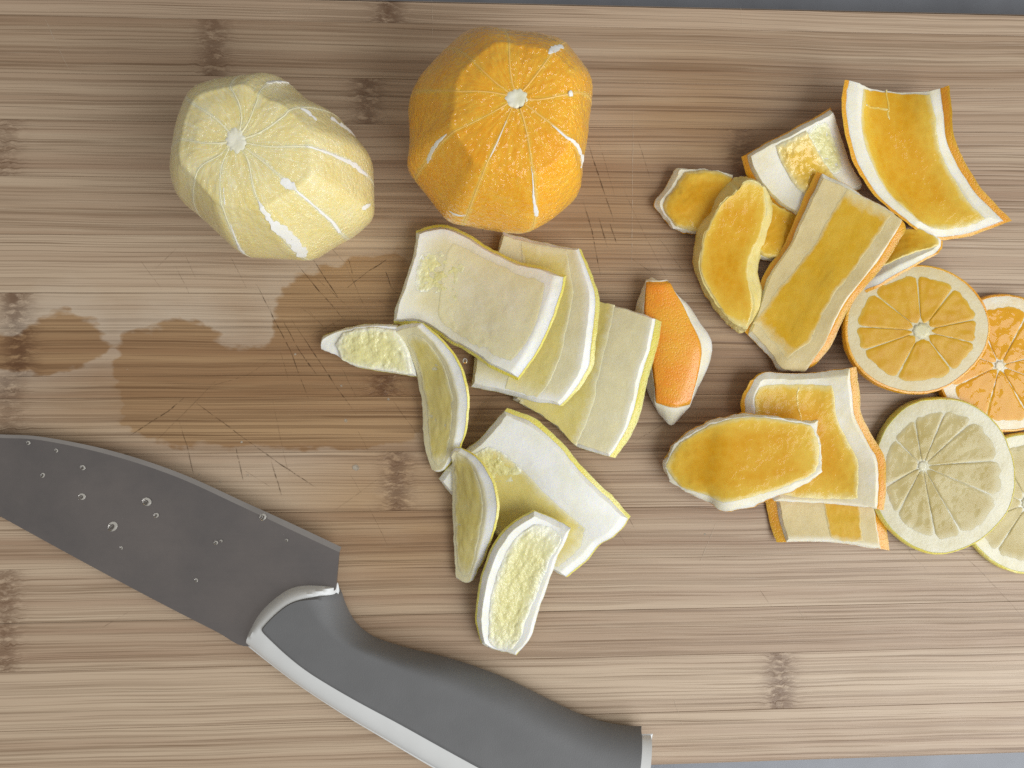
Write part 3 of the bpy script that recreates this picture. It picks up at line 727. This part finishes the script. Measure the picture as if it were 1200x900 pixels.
# ------------------------------------------------------------------ round slices
def slice_obj(fruit, label, cpx, rx, ry, z, tilt, core, bounds, mats, t=4.0, rind=.05, pith=.10, seed=0, group=None, apex=0.10):
    """disc of citrus: rind ring, pith disc, one wedge of flesh per segment, core"""
    rng = random.Random(seed)
    c = P(cpx[0], cpx[1], z); k = (CAM_H - z / 1000.) / FPX
    RX, RY = rx * k, ry * k
    o = thing(fruit + '_slice', (c[0], c[1], 0), label, fruit + ' slice', group)
    tx, ty = tilt
    def place(lx, ly, lz):
        x, y = lx * RX, ly * RY
        return np.stack([c[0] + x, c[1] + y, c[2] + lz + x * tx + y * ty], 1)
    n = 120
    th = np.linspace(0, 2 * np.pi, n, endpoint=False)
    irr = 1 + 0.012 * np.sin(3 * th + seed) + 0.008 * np.sin(5 * th + 2 * seed)
    T = t / 1000.
    def loft(name, mat, rings, close=True, attr=None):
        V = np.vstack([place(r * irr * np.cos(th), r * irr * np.sin(th), np.full(n, h)) for r, h in rings])
        F = []
        m = len(rings)
        for a in range(m if close else m - 1):
            b = (a + 1) % m
            for j in range(n):
                q = (j + 1) % n
                F.append((a * n + j, a * n + q, b * n + q, b * n + j))
        if not close:
            F.append(tuple(reversed(range(n)))); F.append(tuple((m - 1) * n + j for j in range(n)))
        V = wobble(V, .7); V[:, 2] = np.maximum(V[:, 2], .0002)
        return mesh_obj(name, V, F, mat, o, smooth=True, sharp=45)
    loft('rind', mats['rind'], [(1 - rind, 0.0001), (.985, 0.0), (1.0, T * .25), (1.0, T * .6), (.985, T * .93), (1 - rind * .8, T), (1 - rind * 1.3, T * .9), (1 - rind * 1.3, 0.0006)])
    loft('pith', mats['pith'], [(1 - rind * .9, 0.0003), (1 - rind * .9, T * .97), (.9 - rind, T * .99), (.6, T * .97), (.3, T * .96), (.05, T * .97)], close=False)
    cx, cy = core
    R_in = 1 - rind - pith
    bs = [math.radians(b) for b in bounds]
    m = len(bs)
    for i in range(m):
        a0, a1 = bs[i], bs[(i + 1) % m]
        if a1 <= a0: a1 += 2 * np.pi
        gap = 0.0015
        nr, na = 16, 20
        V = []; E = []
        rr = np.linspace(0, 1, nr)
        for ir in rr:
            for ia in np.linspace(0, 1, na):
                a = a0 + (a1 - a0) * ia
                # distance from the core to the inner pith circle along a
                dx, dy = math.cos(a), math.sin(a)
                bq = cx * dx + cy * dy; cq = cx * cx + cy * cy - R_in * R_in
                rmax = -bq + math.sqrt(max(bq * bq - cq, 1e-6))
                e = min(ia, 1 - ia)
                round_ = 1 - 0.11 * max(0, 1 - e / 0.28) ** 2.2
                r = apex * (1 + .5 * (1 - min(1, e * 3))) + (rmax * round_ - apex) * ir
                side = gap / max(r, .05)
                aa = a0 + side + (a1 - a0 - 2 * side) * ia
                V.append((cx + r * math.cos(aa), cy + r * math.sin(aa)))
                E.append(min(ir * 2, 1 - ir, e * 2))
        V = np.array(V); E = np.array(E)
        hh = T * .955 + .00022 * np.clip(E * 25, 0, 1) ** .5
        top = place(V[:, 0], V[:, 1], hh); bot = place(V[:, 0], V[:, 1], np.full(len(V), T * .6))
        top[:, 2] += .0001 * vnoise(top, 600, 3)
        N = nr * na; F = []
        for a in range(nr - 1):
            for b in range(na - 1):
                q = (a * na + b, a * na + b + 1, (a + 1) * na + b + 1, (a + 1) * na + b)
                F.append(q[::-1]); F.append(tuple(N + x for x in q))
        ring = [j for j in range(na)] + [a * na + na - 1 for a in range(1, nr)] + [(nr - 1) * na + j for j in range(na - 2, -1, -1)] + [a * na for a in range(nr - 2, 0, -1)]
        for k2 in range(len(ring)):
            q = (k2 + 1) % len(ring)
            F.append((ring[k2], ring[q], N + ring[q], N + ring[k2]))
        mesh_obj('segment', np.vstack([top, bot]), F, mats['flesh'], o, smooth=True, sharp=60, attrs={'edge': np.concatenate([E * 1.6, E * 0])})
    # core
    nn = 24
    ta = np.linspace(0, 2 * np.pi, nn, endpoint=False)
    star = apex * (.85 + .25 * np.abs(np.sin(ta * m / 2)))
    V = np.vstack([place(cx + f * star * np.cos(ta), cy + f * star * np.sin(ta), np.full(nn, h)) for f, h in ((1.0, T * .8), (1.0, T * .99), (.6, T * 1.0), (.1, T * .995))])
    F = [(a * nn + j, a * nn + (j + 1) % nn, (a + 1) * nn + (j + 1) % nn, (a + 1) * nn + j) for a in range(3) for j in range(nn)]
    F += [tuple(reversed(range(nn))), tuple(3 * nn + j for j in range(nn))]
    mesh_obj('core', V, F, mats['core'], o)
    return o
om = dict(rind=M['orange_rim'], pith=M['slice_pith'], flesh=M['orange_slice'], core=M['slice_core'])
om2 = dict(rind=M['orange_rim'], pith=M['wet_slice_pith'], flesh=M['orange_slice_wet'], core=M['wet_slice_pith'])
lm = dict(rind=M['lemon_zest'], pith=M['lemon_slice_pith'], flesh=M['lemon_slice'], core=M['lemon_slice_pith'])
slice_obj('orange', 'wet orange slice at the right edge, half under the other orange slice', (1172, 427), 87, 84, .3, (0, 0), (-.09, -.02), [15, 62, 115, 160, 205, 255, 300, 340], om2, t=3, rind=.045, pith=.12, seed=3, apex=.07)
slice_obj('lemon', 'pale lemon slice cut by the right edge, under the other lemon slice', (1199, 588), 86, 86, 0.3, (0, 0), (0, 0), [10, 48, 85, 120, 160, 200, 235, 270, 310, 345], lm, t=2.6, rind=.04, pith=.14, seed=5)
slice_obj('lemon', 'whole round lemon slice seen face on below the orange slice', (1099, 556), 87, 95, 2.3, (0.06, 0), (-.28, .12), [4, 40, 66, 101, 138, 207, 240, 281, 302, 339], lm, t=3.0, rind=.035, pith=.15, seed=8, apex=.06)
slice_obj('orange', 'whole round orange slice leaning on the heap above the lemon slice', (1069, 386), 92, 78, 6, (-0.02, 0.02), (.06, -.03), [14, 57, 95, 139, 176, 201, 245, 305, 346], om, t=3.0, rind=.05, pith=.14, seed=1, apex=.12)

# ------------------------------------------------------------------ peeled fruit
def peeled(fruit, label, sil, pole, H, membranes, mats, patches=(), core_r=2.8, seed=0, top_r=.56, top_dir=0.0):
    zeq = H * 0.52
    S = np.array([P(x, y, zeq) for x, y in sil])
    ctr = S.mean(0)
    # area centroid is steadier than the mean of the traced corners
    x, y = S[:, 0], S[:, 1]; x2, y2 = np.roll(x, -1), np.roll(y, -1); cr_ = x * y2 - x2 * y
    A = cr_.sum() / 2
    ctr[:2] = (((x + x2) * cr_).sum() / (6 * A), ((y + y2) * cr_).sum() / (6 * A))
    rel = S[:, :2] - ctr[:2]
    ang = np.linspace(-np.pi, np.pi, 721)
    R = np.zeros_like(ang)
    for k, a in enumerate(ang):
        d = np.array([math.cos(a), math.sin(a)]); best = 0
        for i in range(len(rel)):
            p, q = rel[i], rel[(i + 1) % len(rel)]
            e = q - p; den = d[0] * e[1] - d[1] * e[0]
            if abs(den) < 1e-12: continue
            tt = (p[0] * e[1] - p[1] * e[0]) / den; s_ = (p[0] * d[1] - p[1] * d[0]) / den
            if tt > 0 and -1e-6 <= s_ <= 1 + 1e-6: best = max(best, tt)
        R[k] = best
    Rs = np.convolve(np.concatenate([R[-25:-1], R, R[1:25]]), np.ones(21) / 21, 'same')[24:-24]
    Rw = np.array([np.mean(np.interp((a + np.linspace(-.7, .7, 40) + np.pi) % (2 * np.pi) - np.pi, ang, R)) for a in ang])
    pw = P(pole[0], pole[1], H)
    shift = (pw[:2] - ctr[:2])
    def surf(th, v, off=0.0):
        """v 0 at the pole to 1 at the bottom; off in mm outward"""
        v = np.asarray(v, float)
        th = np.asarray(th, float)
        # cut flat at both ends, sides shaved in strips
        tt = np.clip((v - .2) / .6, 0, 1)
        flat = np.where(v < .5, np.clip(v / .2, 0, 1), np.clip((1 - v) / .2, 0, 1))
        r_t = top_r * (1 + .12 * np.cos(th - top_dir))
        rr = np.where((v < .2) | (v > .8), r_t * flat, r_t + (1 - r_t) * (1 - np.abs(2 * tt - 1) ** 1.75))
        zz = np.where(v < .2, 1.0 + .035 * (1 - flat ** 2), 1 - 2 * tt)
        z = np.maximum(H / 2000. * (1 + zz), 0.0)
        z = z - .0010 * np.exp(-((v - .2) / .045) ** 2)
        th = (th + np.pi) % (2 * np.pi) - np.pi
        fade = np.clip((0.20 - v) / 0.20, 0, 1) * .6
        rad = (np.interp(th, ang, Rs) * (1 - fade) + np.interp(th, ang, Rw) * fade) * rr
        lean = np.clip((z - zeq / 1000.) / ((H - zeq) / 1000.), -1, 1)
        px_ = ctr[0] + shift[0] * lean; py_ = ctr[1] + shift[1] * lean
        rad = rad + off * .001 * rr ** .5
        z = z + off * .001 * zz
        return np.stack([px_ + rad * np.cos(th), py_ + rad * np.sin(th), np.maximum(z, 0.0002)], 1)
    def project(p):
        d = p - CPOS
        w = d @ FWD
        return np.stack([600 + FPX * (d @ RIGHT) / w, 450 - FPX * (d @ UP) / w], 1)
    # look-up from photo pixel to place on the skin
    gv, gt = np.meshgrid(np.linspace(.01, .60, 160), np.linspace(-np.pi, np.pi, 481), indexing='ij')
    gp = surf(gt.ravel(), gv.ravel()); gpx = project(gp)
    # visible points only: outward normal faces the camera
    e = .004
    nn_ = np.cross(surf(gt.ravel() + e, gv.ravel()) - gp, surf(gt.ravel(), gv.ravel() + e) - gp)
    ctr3 = np.array([ctr[0], ctr[1], H / 2000.])
    flip = np.sign(np.einsum('ij,ij->i', nn_, gp - ctr3)); nn_ *= flip[:, None]
    vis = np.einsum('ij,ij->i', nn_, CPOS - gp) > 0
    def lift(px_):
        d = np.hypot(gpx[:, 0] - px_[0], gpx[:, 1] - px_[1]) + np.where(vis, 0, 1e3)
        k = d.argmin()
        return gt.ravel()[k], gv.ravel()[k]
    o = thing('peeled_' + fruit, (ctr[0], ctr[1], 0), label, fruit)
    curves = []
    for mb in membranes:
        tv = [lift(p) for p in mb['p']]
        th = np.unwrap([a for a, b in tv]); v = np.array([b for a, b in tv])
        order = np.argsort(v); th, v = th[order], v[order]
        curves.append((th, v, mb))
    curves.sort(key=lambda c: (np.interp(.35, c[1], c[0]) + np.pi) % (2 * np.pi))
    nv = 64
    vv = np.unique(np.concatenate([np.linspace(.03, .185, 18), np.linspace(.188, .225, 6), np.linspace(.24, .985, 48)])); nv = len(vv)
    TH = [np.interp(vv, np.concatenate([[0], v, [1]]), np.concatenate([[th[0]], th, [th[-1]]])) for th, v, mb in curves]
    # smooth the traced boundaries
    TH = [np.convolve(np.pad(t, 4, mode='edge'), np.ones(9) / 9, 'valid') for t in TH]
    m = len(TH)
    for i in range(m):
        a, b = TH[i], TH[(i + 1) % m].copy()
        while b[nv // 2] < a[nv // 2]: b += 2 * np.pi
        while b[nv // 2] - a[nv // 2] > 2 * np.pi: b -= 2 * np.pi
        nu = 30
        U = np.linspace(0, 1, nu)
        th = a[:, None] + (b - a)[:, None] * U[None, :]
        v2 = np.repeat(vv[:, None], nu, 1)
        sag = 0.0 * np.maximum(0, 1 - np.minimum(U, 1 - U) / 0.10) ** 2
        off = np.repeat(sag[None, :], nv, 0).ravel()
        base = surf(th.ravel(), v2.ravel())
        bump = 0.03 * vnoise(base, 330, 5 + seed) + 0.05 * vnoise(base, 800, 6 + seed) + 0.10 * vnoise(base, 1500, 9 + seed)
        bump = bump * np.tile(np.clip(np.minimum(U, 1 - U) / .08, 0, 1), nv)
        outer = surf(th.ravel(), v2.ravel(), off + bump)
        inner = outer.copy()
        inner[:, :2] = ctr[:2] + (outer[:, :2] - ctr[:2]) * .45
        inner[:, 2] = H / 2000. + (outer[:, 2] - H / 2000.) * .55
        N = nv * nu; F = []
        for r in range(nv - 1):
            for c_ in range(nu - 1):
                q = (r * nu + c_, (r + 1) * nu + c_, (r + 1) * nu + c_ + 1, r * nu + c_ + 1)
                F.append(q); F.append(tuple(N + k for k in q[::-1]))
        ring = list(range(nu)) + [r * nu + nu - 1 for r in range(1, nv)] + [(nv - 1) * nu + c_ for c_ in range(nu - 2, -1, -1)] + [r * nu for r in range(nv - 2, 0, -1)]
        for k in range(len(ring)):
            q = (k + 1) % len(ring)
            F.append((ring[k], ring[q], N + ring[q], N + ring[k]))
        mesh_obj('segment', np.vstack([outer, inner]), F, mats['flesh'], o, smooth=True, sharp=50,
                 attrs={'edge': np.tile(np.tile(np.minimum(U, 1 - U) * 2, nv), 2), 'across': np.tile(np.tile(U, nv), 2), 'along': np.tile(np.clip(v2.ravel() * 2.2, 0, 1), 2), 'sid': np.full(2 * nv * nu, i * 3.3 + seed)})
    def ribbon(name, th, v, hw, mat, top=.05, deep=1.2):
        """raised strip of skin along a line on the fruit; hw in mm"""
        th = np.asarray(th); v = np.asarray(v); n = len(v); hw = np.asarray(hw)
        c = surf(th, v)
        tan = np.gradient(c, axis=0); tan /= np.linalg.norm(tan, axis=1)[:, None] + 1e-9
        out = surf(th, v, 1.0) - c; out /= np.linalg.norm(out, axis=1)[:, None] + 1e-9
        sd = np.cross(tan, out)
        jg = .3 if name == 'membrane' else .75
        jl = hw * (1 + jg * (.6 * vnoise(c, 500, 2) + .5 * vnoise(c, 1300, 7))); jr = hw * (1 + jg * (.6 * vnoise(c + .1, 500, 4) + .5 * vnoise(c + .1, 1300, 8)))
        prof = [(-1, -deep), (-1, top * .1), (-.55, top), (0, top * 1.15), (.55, top), (1, top * .1), (1, -deep)]
        V = []
        for (a, h) in prof:
            w = np.where(a < 0, jl, jr) * a * .001
            V.append(c + sd * w[:, None] + out * (h * .001))
        V = np.stack(V, 1).reshape(-1, 3); k = len(prof)
        F = [(i * k + j, i * k + j + 1, (i + 1) * k + j + 1, (i + 1) * k + j) for i in range(n - 1) for j in range(k - 1)]
        F += [((i + 1) * k, (i + 1) * k + k - 1, i * k + k - 1, i * k) for i in range(n - 1)]
        F += [tuple(reversed(range(k))), tuple((n - 1) * k + j for j in range(k))]
        return mesh_obj(name, V, F, mat, o, smooth=True, sharp=70)
    for (th, v, mb), t in zip(curves, TH):
        w = np.interp(vv, [0, .12, .6, 1], [.26, .15, .12, .13]) * (1 + .5 * vnoise(np.stack([vv * 9, vv * 0 + t[0], vv * 0], 1), 1.0, 3))
        ribbon('membrane', t, vv, w, mats['membrane'])
    for pt in patches:
        tv = [lift(p[:2]) for p in pt]
        th = np.unwrap([a for a, b in tv]); v = np.array([b for a, b in tv]); w = np.array([p[2] for p in pt])
        s_ = np.linspace(0, 1, len(pt)); q = np.linspace(0, 1, 44)
        ribbon('pith_patch', np.interp(q, s_, th), np.interp(q, s_, v), np.interp(q, s_, w) * np.sqrt(np.clip(1 - (2 * q - 1) ** 8, .02, 1)), mats['pith'], top=.06, deep=.5)
    # the white core at the pole
    nn = 40
    ta = np.linspace(0, 2 * np.pi, nn, endpoint=False)
    star = core_r * (.80 + .22 * np.abs(np.cos(ta * m / 2 + seed)) + .14 * np.sin(ta * 2 + seed))
    V = [];
    for f, h in ((1.25, -3.0), (1.25, -.45), (.95, .10), (.5, .06), (.15, -.05)):
        V.append(np.stack([pw[0] + f * star * .001 * np.cos(ta), pw[1] + f * star * .001 * np.sin(ta), np.full(nn, (H * 1.0165 + h) / 1000.)], 1))
    V = np.vstack(V); V = wobble(V, 1.0)
    F = [(a * nn + j, a * nn + (j + 1) % nn, (a + 1) * nn + (j + 1) % nn, (a + 1) * nn + j) for a in range(4) for j in range(nn)]
    F += [tuple(reversed(range(nn))), tuple(4 * nn + j for j in range(nn))]
    mesh_obj('core', V, F, mats['core'], o)
    return o

Mb = lambda *p: dict(p=p)
peeled('orange', 'whole peeled orange with faceted bright orange flesh standing at the top of the board',
       [(559, 36), (590, 41), (625, 44), (658, 53), (676, 75), (692, 98), (693, 112), (688, 150), (686, 172), (680, 198), (678, 230), (650, 255), (620, 272), (595, 270), (560, 264), (526, 258), (500, 225), (476, 195), (481, 165), (478, 120), (488, 95), (510, 70), (540, 42)],
       (605, 116), 55.0,
       [Mb((592, 123), (530, 155), (502, 188)), Mb((599, 129), (577, 176), (560, 220), (548, 252)), Mb((611, 131), (622, 188), (628, 250)), Mb((619, 125), (652, 149), (680, 188)),
        Mb((622, 117), (650, 113), (685, 108)), Mb((614, 105), (646, 62), (656, 54)), Mb((602, 104), (597, 62), (596, 44)), Mb((590, 104), (556, 74), (535, 56)), Mb((592, 111), (540, 108), (485, 106))],
       dict(flesh=M['orange_flesh'], membrane=M['orange_membrane'], pith=M['white_pith'], core=M['core']),
       patches=[[(524, 157, .2), (510, 170, .6), (502, 184, .9), (501, 192, .3)], [(646, 146, .2), (662, 160, .4), (676, 172, .9), (682, 188, 1.1), (681, 197, .5)], [(622, 195, .15), (625, 230, .25), (628, 246, .6), (629, 254, .6)],
                [(642, 64, .4), (650, 58, 1.0), (659, 53, .9)], [(668, 106, .7), (671, 113, .9)], [(594, 140, .1), (582, 168, .2), (574, 185, .2)], [(546, 253, .3), (532, 251, .6), (526, 247, .4)]], core_r=2.7, seed=1, top_r=.585, top_dir=-1.7)
peeled('lemon', 'whole peeled lemon with pale yellow segments standing at the upper left of the board',
       [(238, 108), (268, 98), (300, 95), (330, 91), (346, 104), (365, 121), (395, 135), (412, 155), (433, 180), (434, 202), (435, 250), (410, 272), (382, 288), (357, 304), (335, 302), (285, 300), (272, 288), (240, 258), (215, 238), (209, 215), (212, 180), (218, 150), (228, 124)],
       (277, 166), 57.0,
       [Mb((265, 180), (258, 206), (260, 226), (268, 259), (284, 296)), Mb((286, 178), (294, 217), (307, 242), (334, 284), (352, 300)), Mb((291, 176), (329, 206), (346, 223), (379, 250), (398, 274)),
        Mb((294, 169), (357, 170), (396, 184), (412, 189), (430, 206)), Mb((293, 160), (345, 126), (372, 127)), Mb((287, 150), (309, 101), (318, 95)), Mb((282, 150), (270, 106), (269, 101)),
        Mb((270, 157), (232, 126), (224, 120)), Mb((264, 167), (226, 165), (214, 163)), Mb((264, 177), (234, 192), (229, 209), (226, 235))],
       dict(flesh=M['lemon_flesh'], membrane=M['membrane'], pith=M['white_pith'], core=M['core']),
       patches=[[(302, 234, .3), (316, 256, 1.0), (332, 272, 1.5), (346, 288, 1.7), (358, 301, 1.5)], [(328, 212, 1.0), (337, 216, 1.7), (347, 222, .8)], [(345, 222, .4), (370, 242, .3), (392, 262, .5), (399, 273, .8)],
                [(357, 171, .3), (392, 182, .35), (410, 191, 1.0), (422, 200, .9), (431, 206, .4)], [(352, 127, .6), (362, 133, 1.3), (371, 141, 1.0)], [(388, 139, 1.0), (402, 149, 1.3), (418, 159, .8)],
                [(312, 97, .6), (325, 95, 1.1), (337, 97, .7)], [(424, 244, .5), (430, 242, .9), (434, 240, .5)], [(270, 262, .15), (278, 285, .3), (286, 298, .7)], [(262, 220, .15), (264, 240, .2)]], core_r=2.9, seed=4, top_r=.60, top_dir=-.6)

# ------------------------------------------------------------------ knife
knife = thing('kitchen_knife', P(330, 700), 'kitchen knife with wet grey steel blade and grey and white handle, front left', 'knife')
def strip_solid(name, top_pts, bot_pts, mat, zc_, thick, n=60, m=10, edge0=0.2, edge1=1.0, parent=knife, crown=0.0):
    """solid between two traced rails; thick in mm; edge0/edge1 scale thickness at the rails; zc_ centre height list along the rails"""
    a = curve(Z(top_pts, zc_), n); b = curve(Z(bot_pts, zc_), n)
    V = []; q = np.linspace(0, 1, m)
    w = edge0 + (edge1 - edge0) * q
    if crown: w = np.maximum(np.sqrt(np.clip(1 - (2 * q - 1) ** 4, 0, 1)), .05) * crown
    for sgn in (1, -1):
        for i in range(n):
            for j in range(m):
                p = a[i] * (1 - q[j]) + b[i] * q[j]
                V.append((p[0], p[1], p[2] + sgn * thick * .0005 * w[j]))
    N = n * m; F = []
    for i in range(n - 1):
        for j in range(m - 1):
            f = (i * m + j, i * m + j + 1, (i + 1) * m + j + 1, (i + 1) * m + j)
            F.append(f); F.append(tuple(N + k for k in f[::-1]))
    ring = list(range(m)) + [i * m + m - 1 for i in range(1, n)] + [(n - 1) * m + j for j in range(m - 2, -1, -1)] + [i * m for i in range(n - 2, 0, -1)]
    for k in range(len(ring)):
        r = (k + 1) % len(ring)
        F.append((ring[r], ring[k], N + ring[k], N + ring[r]))
    return mesh_obj(name, V, F, mat, parent, smooth=True, sharp=35)
edge_px = [(-170, 511), (-120, 506), (-60, 505), (0, 509), (50, 512), (130, 528), (210, 554), (290, 590), (345, 615), (400, 641)]
inner_px = [(-166, 512), (-118, 509), (-58, 509), (0, 513), (50, 516), (129, 533), (208, 559), (287, 595), (342, 621), (398, 647)]
spine_px = [(-165, 514), (-120, 538), (-60, 570), (0, 603), (60, 636), (120, 668), (180, 700), (230, 727), (300, 764), (385, 700)]
blade_spine = [(-165, 514), (-130, 534), (-80, 560), (0, 603), (60, 636), (130, 674), (200, 711), (255, 739), (288, 756), (320, 745), (394, 690)]
zb = [2.0, 3.0, 5.0, 7.0]
strip_solid('blade', inner_px, blade_spine, M['steel'], zb, 2.2, n=90, m=16, edge0=.35, edge1=1.0)
strip_solid('cutting_edge', edge_px, inner_px, M['edge_steel'], zb, 0.72, n=90, m=4, edge0=.1, edge1=1.0)

hz = 6.0
front = Z([(285, 753), (290, 740), (302, 718), (318, 701), (338, 687), (360, 682), (396, 683)], hz)
top_rail = Z([(396, 683), (399, 697), (403, 710), (412, 728), (425, 742), (442, 752), (480, 764), (525, 775), (565, 788), (600, 802), (640, 822), (680, 841), (715, 852), (752, 856), (800, 852)], hz)
end_rail = Z([(745, 1008), (785, 960), (800, 852)], hz)
low_rail = Z([(285, 753), (310, 773), (350, 803), (400, 836), (450, 866), (506, 899), (560, 928), (620, 958), (680, 985), (745, 1008)], hz)
hp = Patch(front, top_rail, end_rail, low_rail); hp.upright = True
vend = .885
kw = dict(rough=0, n=90)
build_layer(hp, 'handle_underside', M['plastic'], knife, -5.8, 0, (.16, .20, .03, .10), (0, .06, 0, .10), walls=6, **kw)
build_layer(hp, 'handle_shell', M['plastic'], knife, -0.1, 6.2, dict(v=[0, .02, .05, .9], l=[0, 0, 0, 0], r=[1, 1, .94, .94]), dict(v=[.004, .02, .05, .895], l=[.02, .02, .02, .02], r=[.99, .98, .90, .90]), taper=(.38, .38, .03, .015), walls=3, **kw)
build_layer(hp, 'grip', M['grip'], knife, -3.5, 6.75, dict(v=[.020, .035, .12, .9], l=[.21, .19, .19, .17], r=[.985, .97, .96, .96]), dict(v=[.022, .035, .12, .9], l=[.22, .20, .20, .18], r=[.99, 1.0, 1.0, 1.0]),
            taper=(.10, .36, .012, .006), walls=4, **kw)
build_layer(hp, 'end_cap', M['plastic'], knife, 0.0, 6.9, (.0, .03, vend, .075), (.02, .04, vend + .002, .08), taper=(.3, .34, .01, .03), walls=4, **kw)

# ------------------------------------------------------------------ droplets and crumbs
def droplet(name, px, py, z, r, label, group=None, flat=.5, mat=None, cat='droplet'):
    r *= .75
    c = P(px, py, z)
    n, m = 16, 7
    V = []; F = []
    for i in range(m):
        a = i / (m - 1) * math.pi / 2
        for j in range(n):
            t = 2 * math.pi * j / n
            q = 1 + .08 * math.sin(2 * t + px)
            V.append((c[0] + r * .001 * math.cos(a) * math.cos(t) * q, c[1] + r * .001 * math.cos(a) * math.sin(t) * q, c[2] + r * .001 * flat * .62 * math.sin(a)))
    for i in range(m - 1):
        for j in range(n):
            F.append((i * n + j, i * n + (j + 1) % n, (i + 1) * n + (j + 1) % n, (i + 1) * n + j))
    F.append(tuple(reversed(range(n))))
    o = mesh_obj(name, V, F, mat or M['water'], None)
    return tag(o, label, cat, group)
def blade_z(px, py):
    t = np.clip((px + 170) / 570., 0, 1)
    z = float(np.interp(t, np.linspace(0, 1, len(zb)), zb))
    return z + 1.0
DG = 'tiny droplets on the knife blade'
for (x, y, r) in [(33, 519, .9), (66, 528, .8), (97, 548, 1.1), (50, 557, 1.0), (183, 604, 1.1), (142, 642, .7), (253, 636, .9), (230, 680, .8), (259, 634, .6), (336, 633, .6)]:
    droplet('droplet', x, y, blade_z(x, y) - .1, r, 'tiny clear droplet lying on the grey knife blade', DG)
droplet('droplet', 96, 582, blade_z(96, 582) - .1, 1.5, 'bright oval droplet left of the two big ones on the blade')
droplet('droplet', 172, 588, blade_z(172, 588) - .1, 1.9, 'large round droplet, upper of the two big ones on the blade')
droplet('droplet', 132, 617, blade_z(132, 617) - .1, 2.1, 'largest dark droplet in the middle of the blade')
droplet('droplet', 308, 606, blade_z(308, 606) - .1, 1.5, 'sparkling droplet near the cutting edge at the heel of the blade')
droplet('droplet', 545, 423, 14.0, 1.1, 'clear juice drop hanging on the rim of the lemon crescent', flat=.9)
droplet('droplet', 554, 565, 9.0, 1.2, 'round juice drop inside the standing lemon crescent', flat=.8)
droplet('droplet', 550, 551, 9.5, .8, 'smaller juice drop above the round one inside the standing lemon crescent', flat=.8)
CG = 'pulp specks on the board'
for (x, y, r) in [(233, 556, .6), (258, 564, .6), (346, 415, .5), (400, 452, .5), (283, 518, .5), (395, 640, .4), (290, 557, .6), (405, 493, .8), (150, 433, .6), (455, 468, .6), (640, 690, .4), (826, 626, .5)]:
    droplet('pulp_speck', x, y, 0.1, r, 'pale speck of citrus pulp on the board', CG, flat=.35, mat=M['residue'], cat='pulp speck')
droplet('pulp_speck', 417, 548, 0.1, 1.5, 'larger smear of pulp on the board above the knife heel', None, flat=.22, mat=M['residue'], cat='pulp speck')
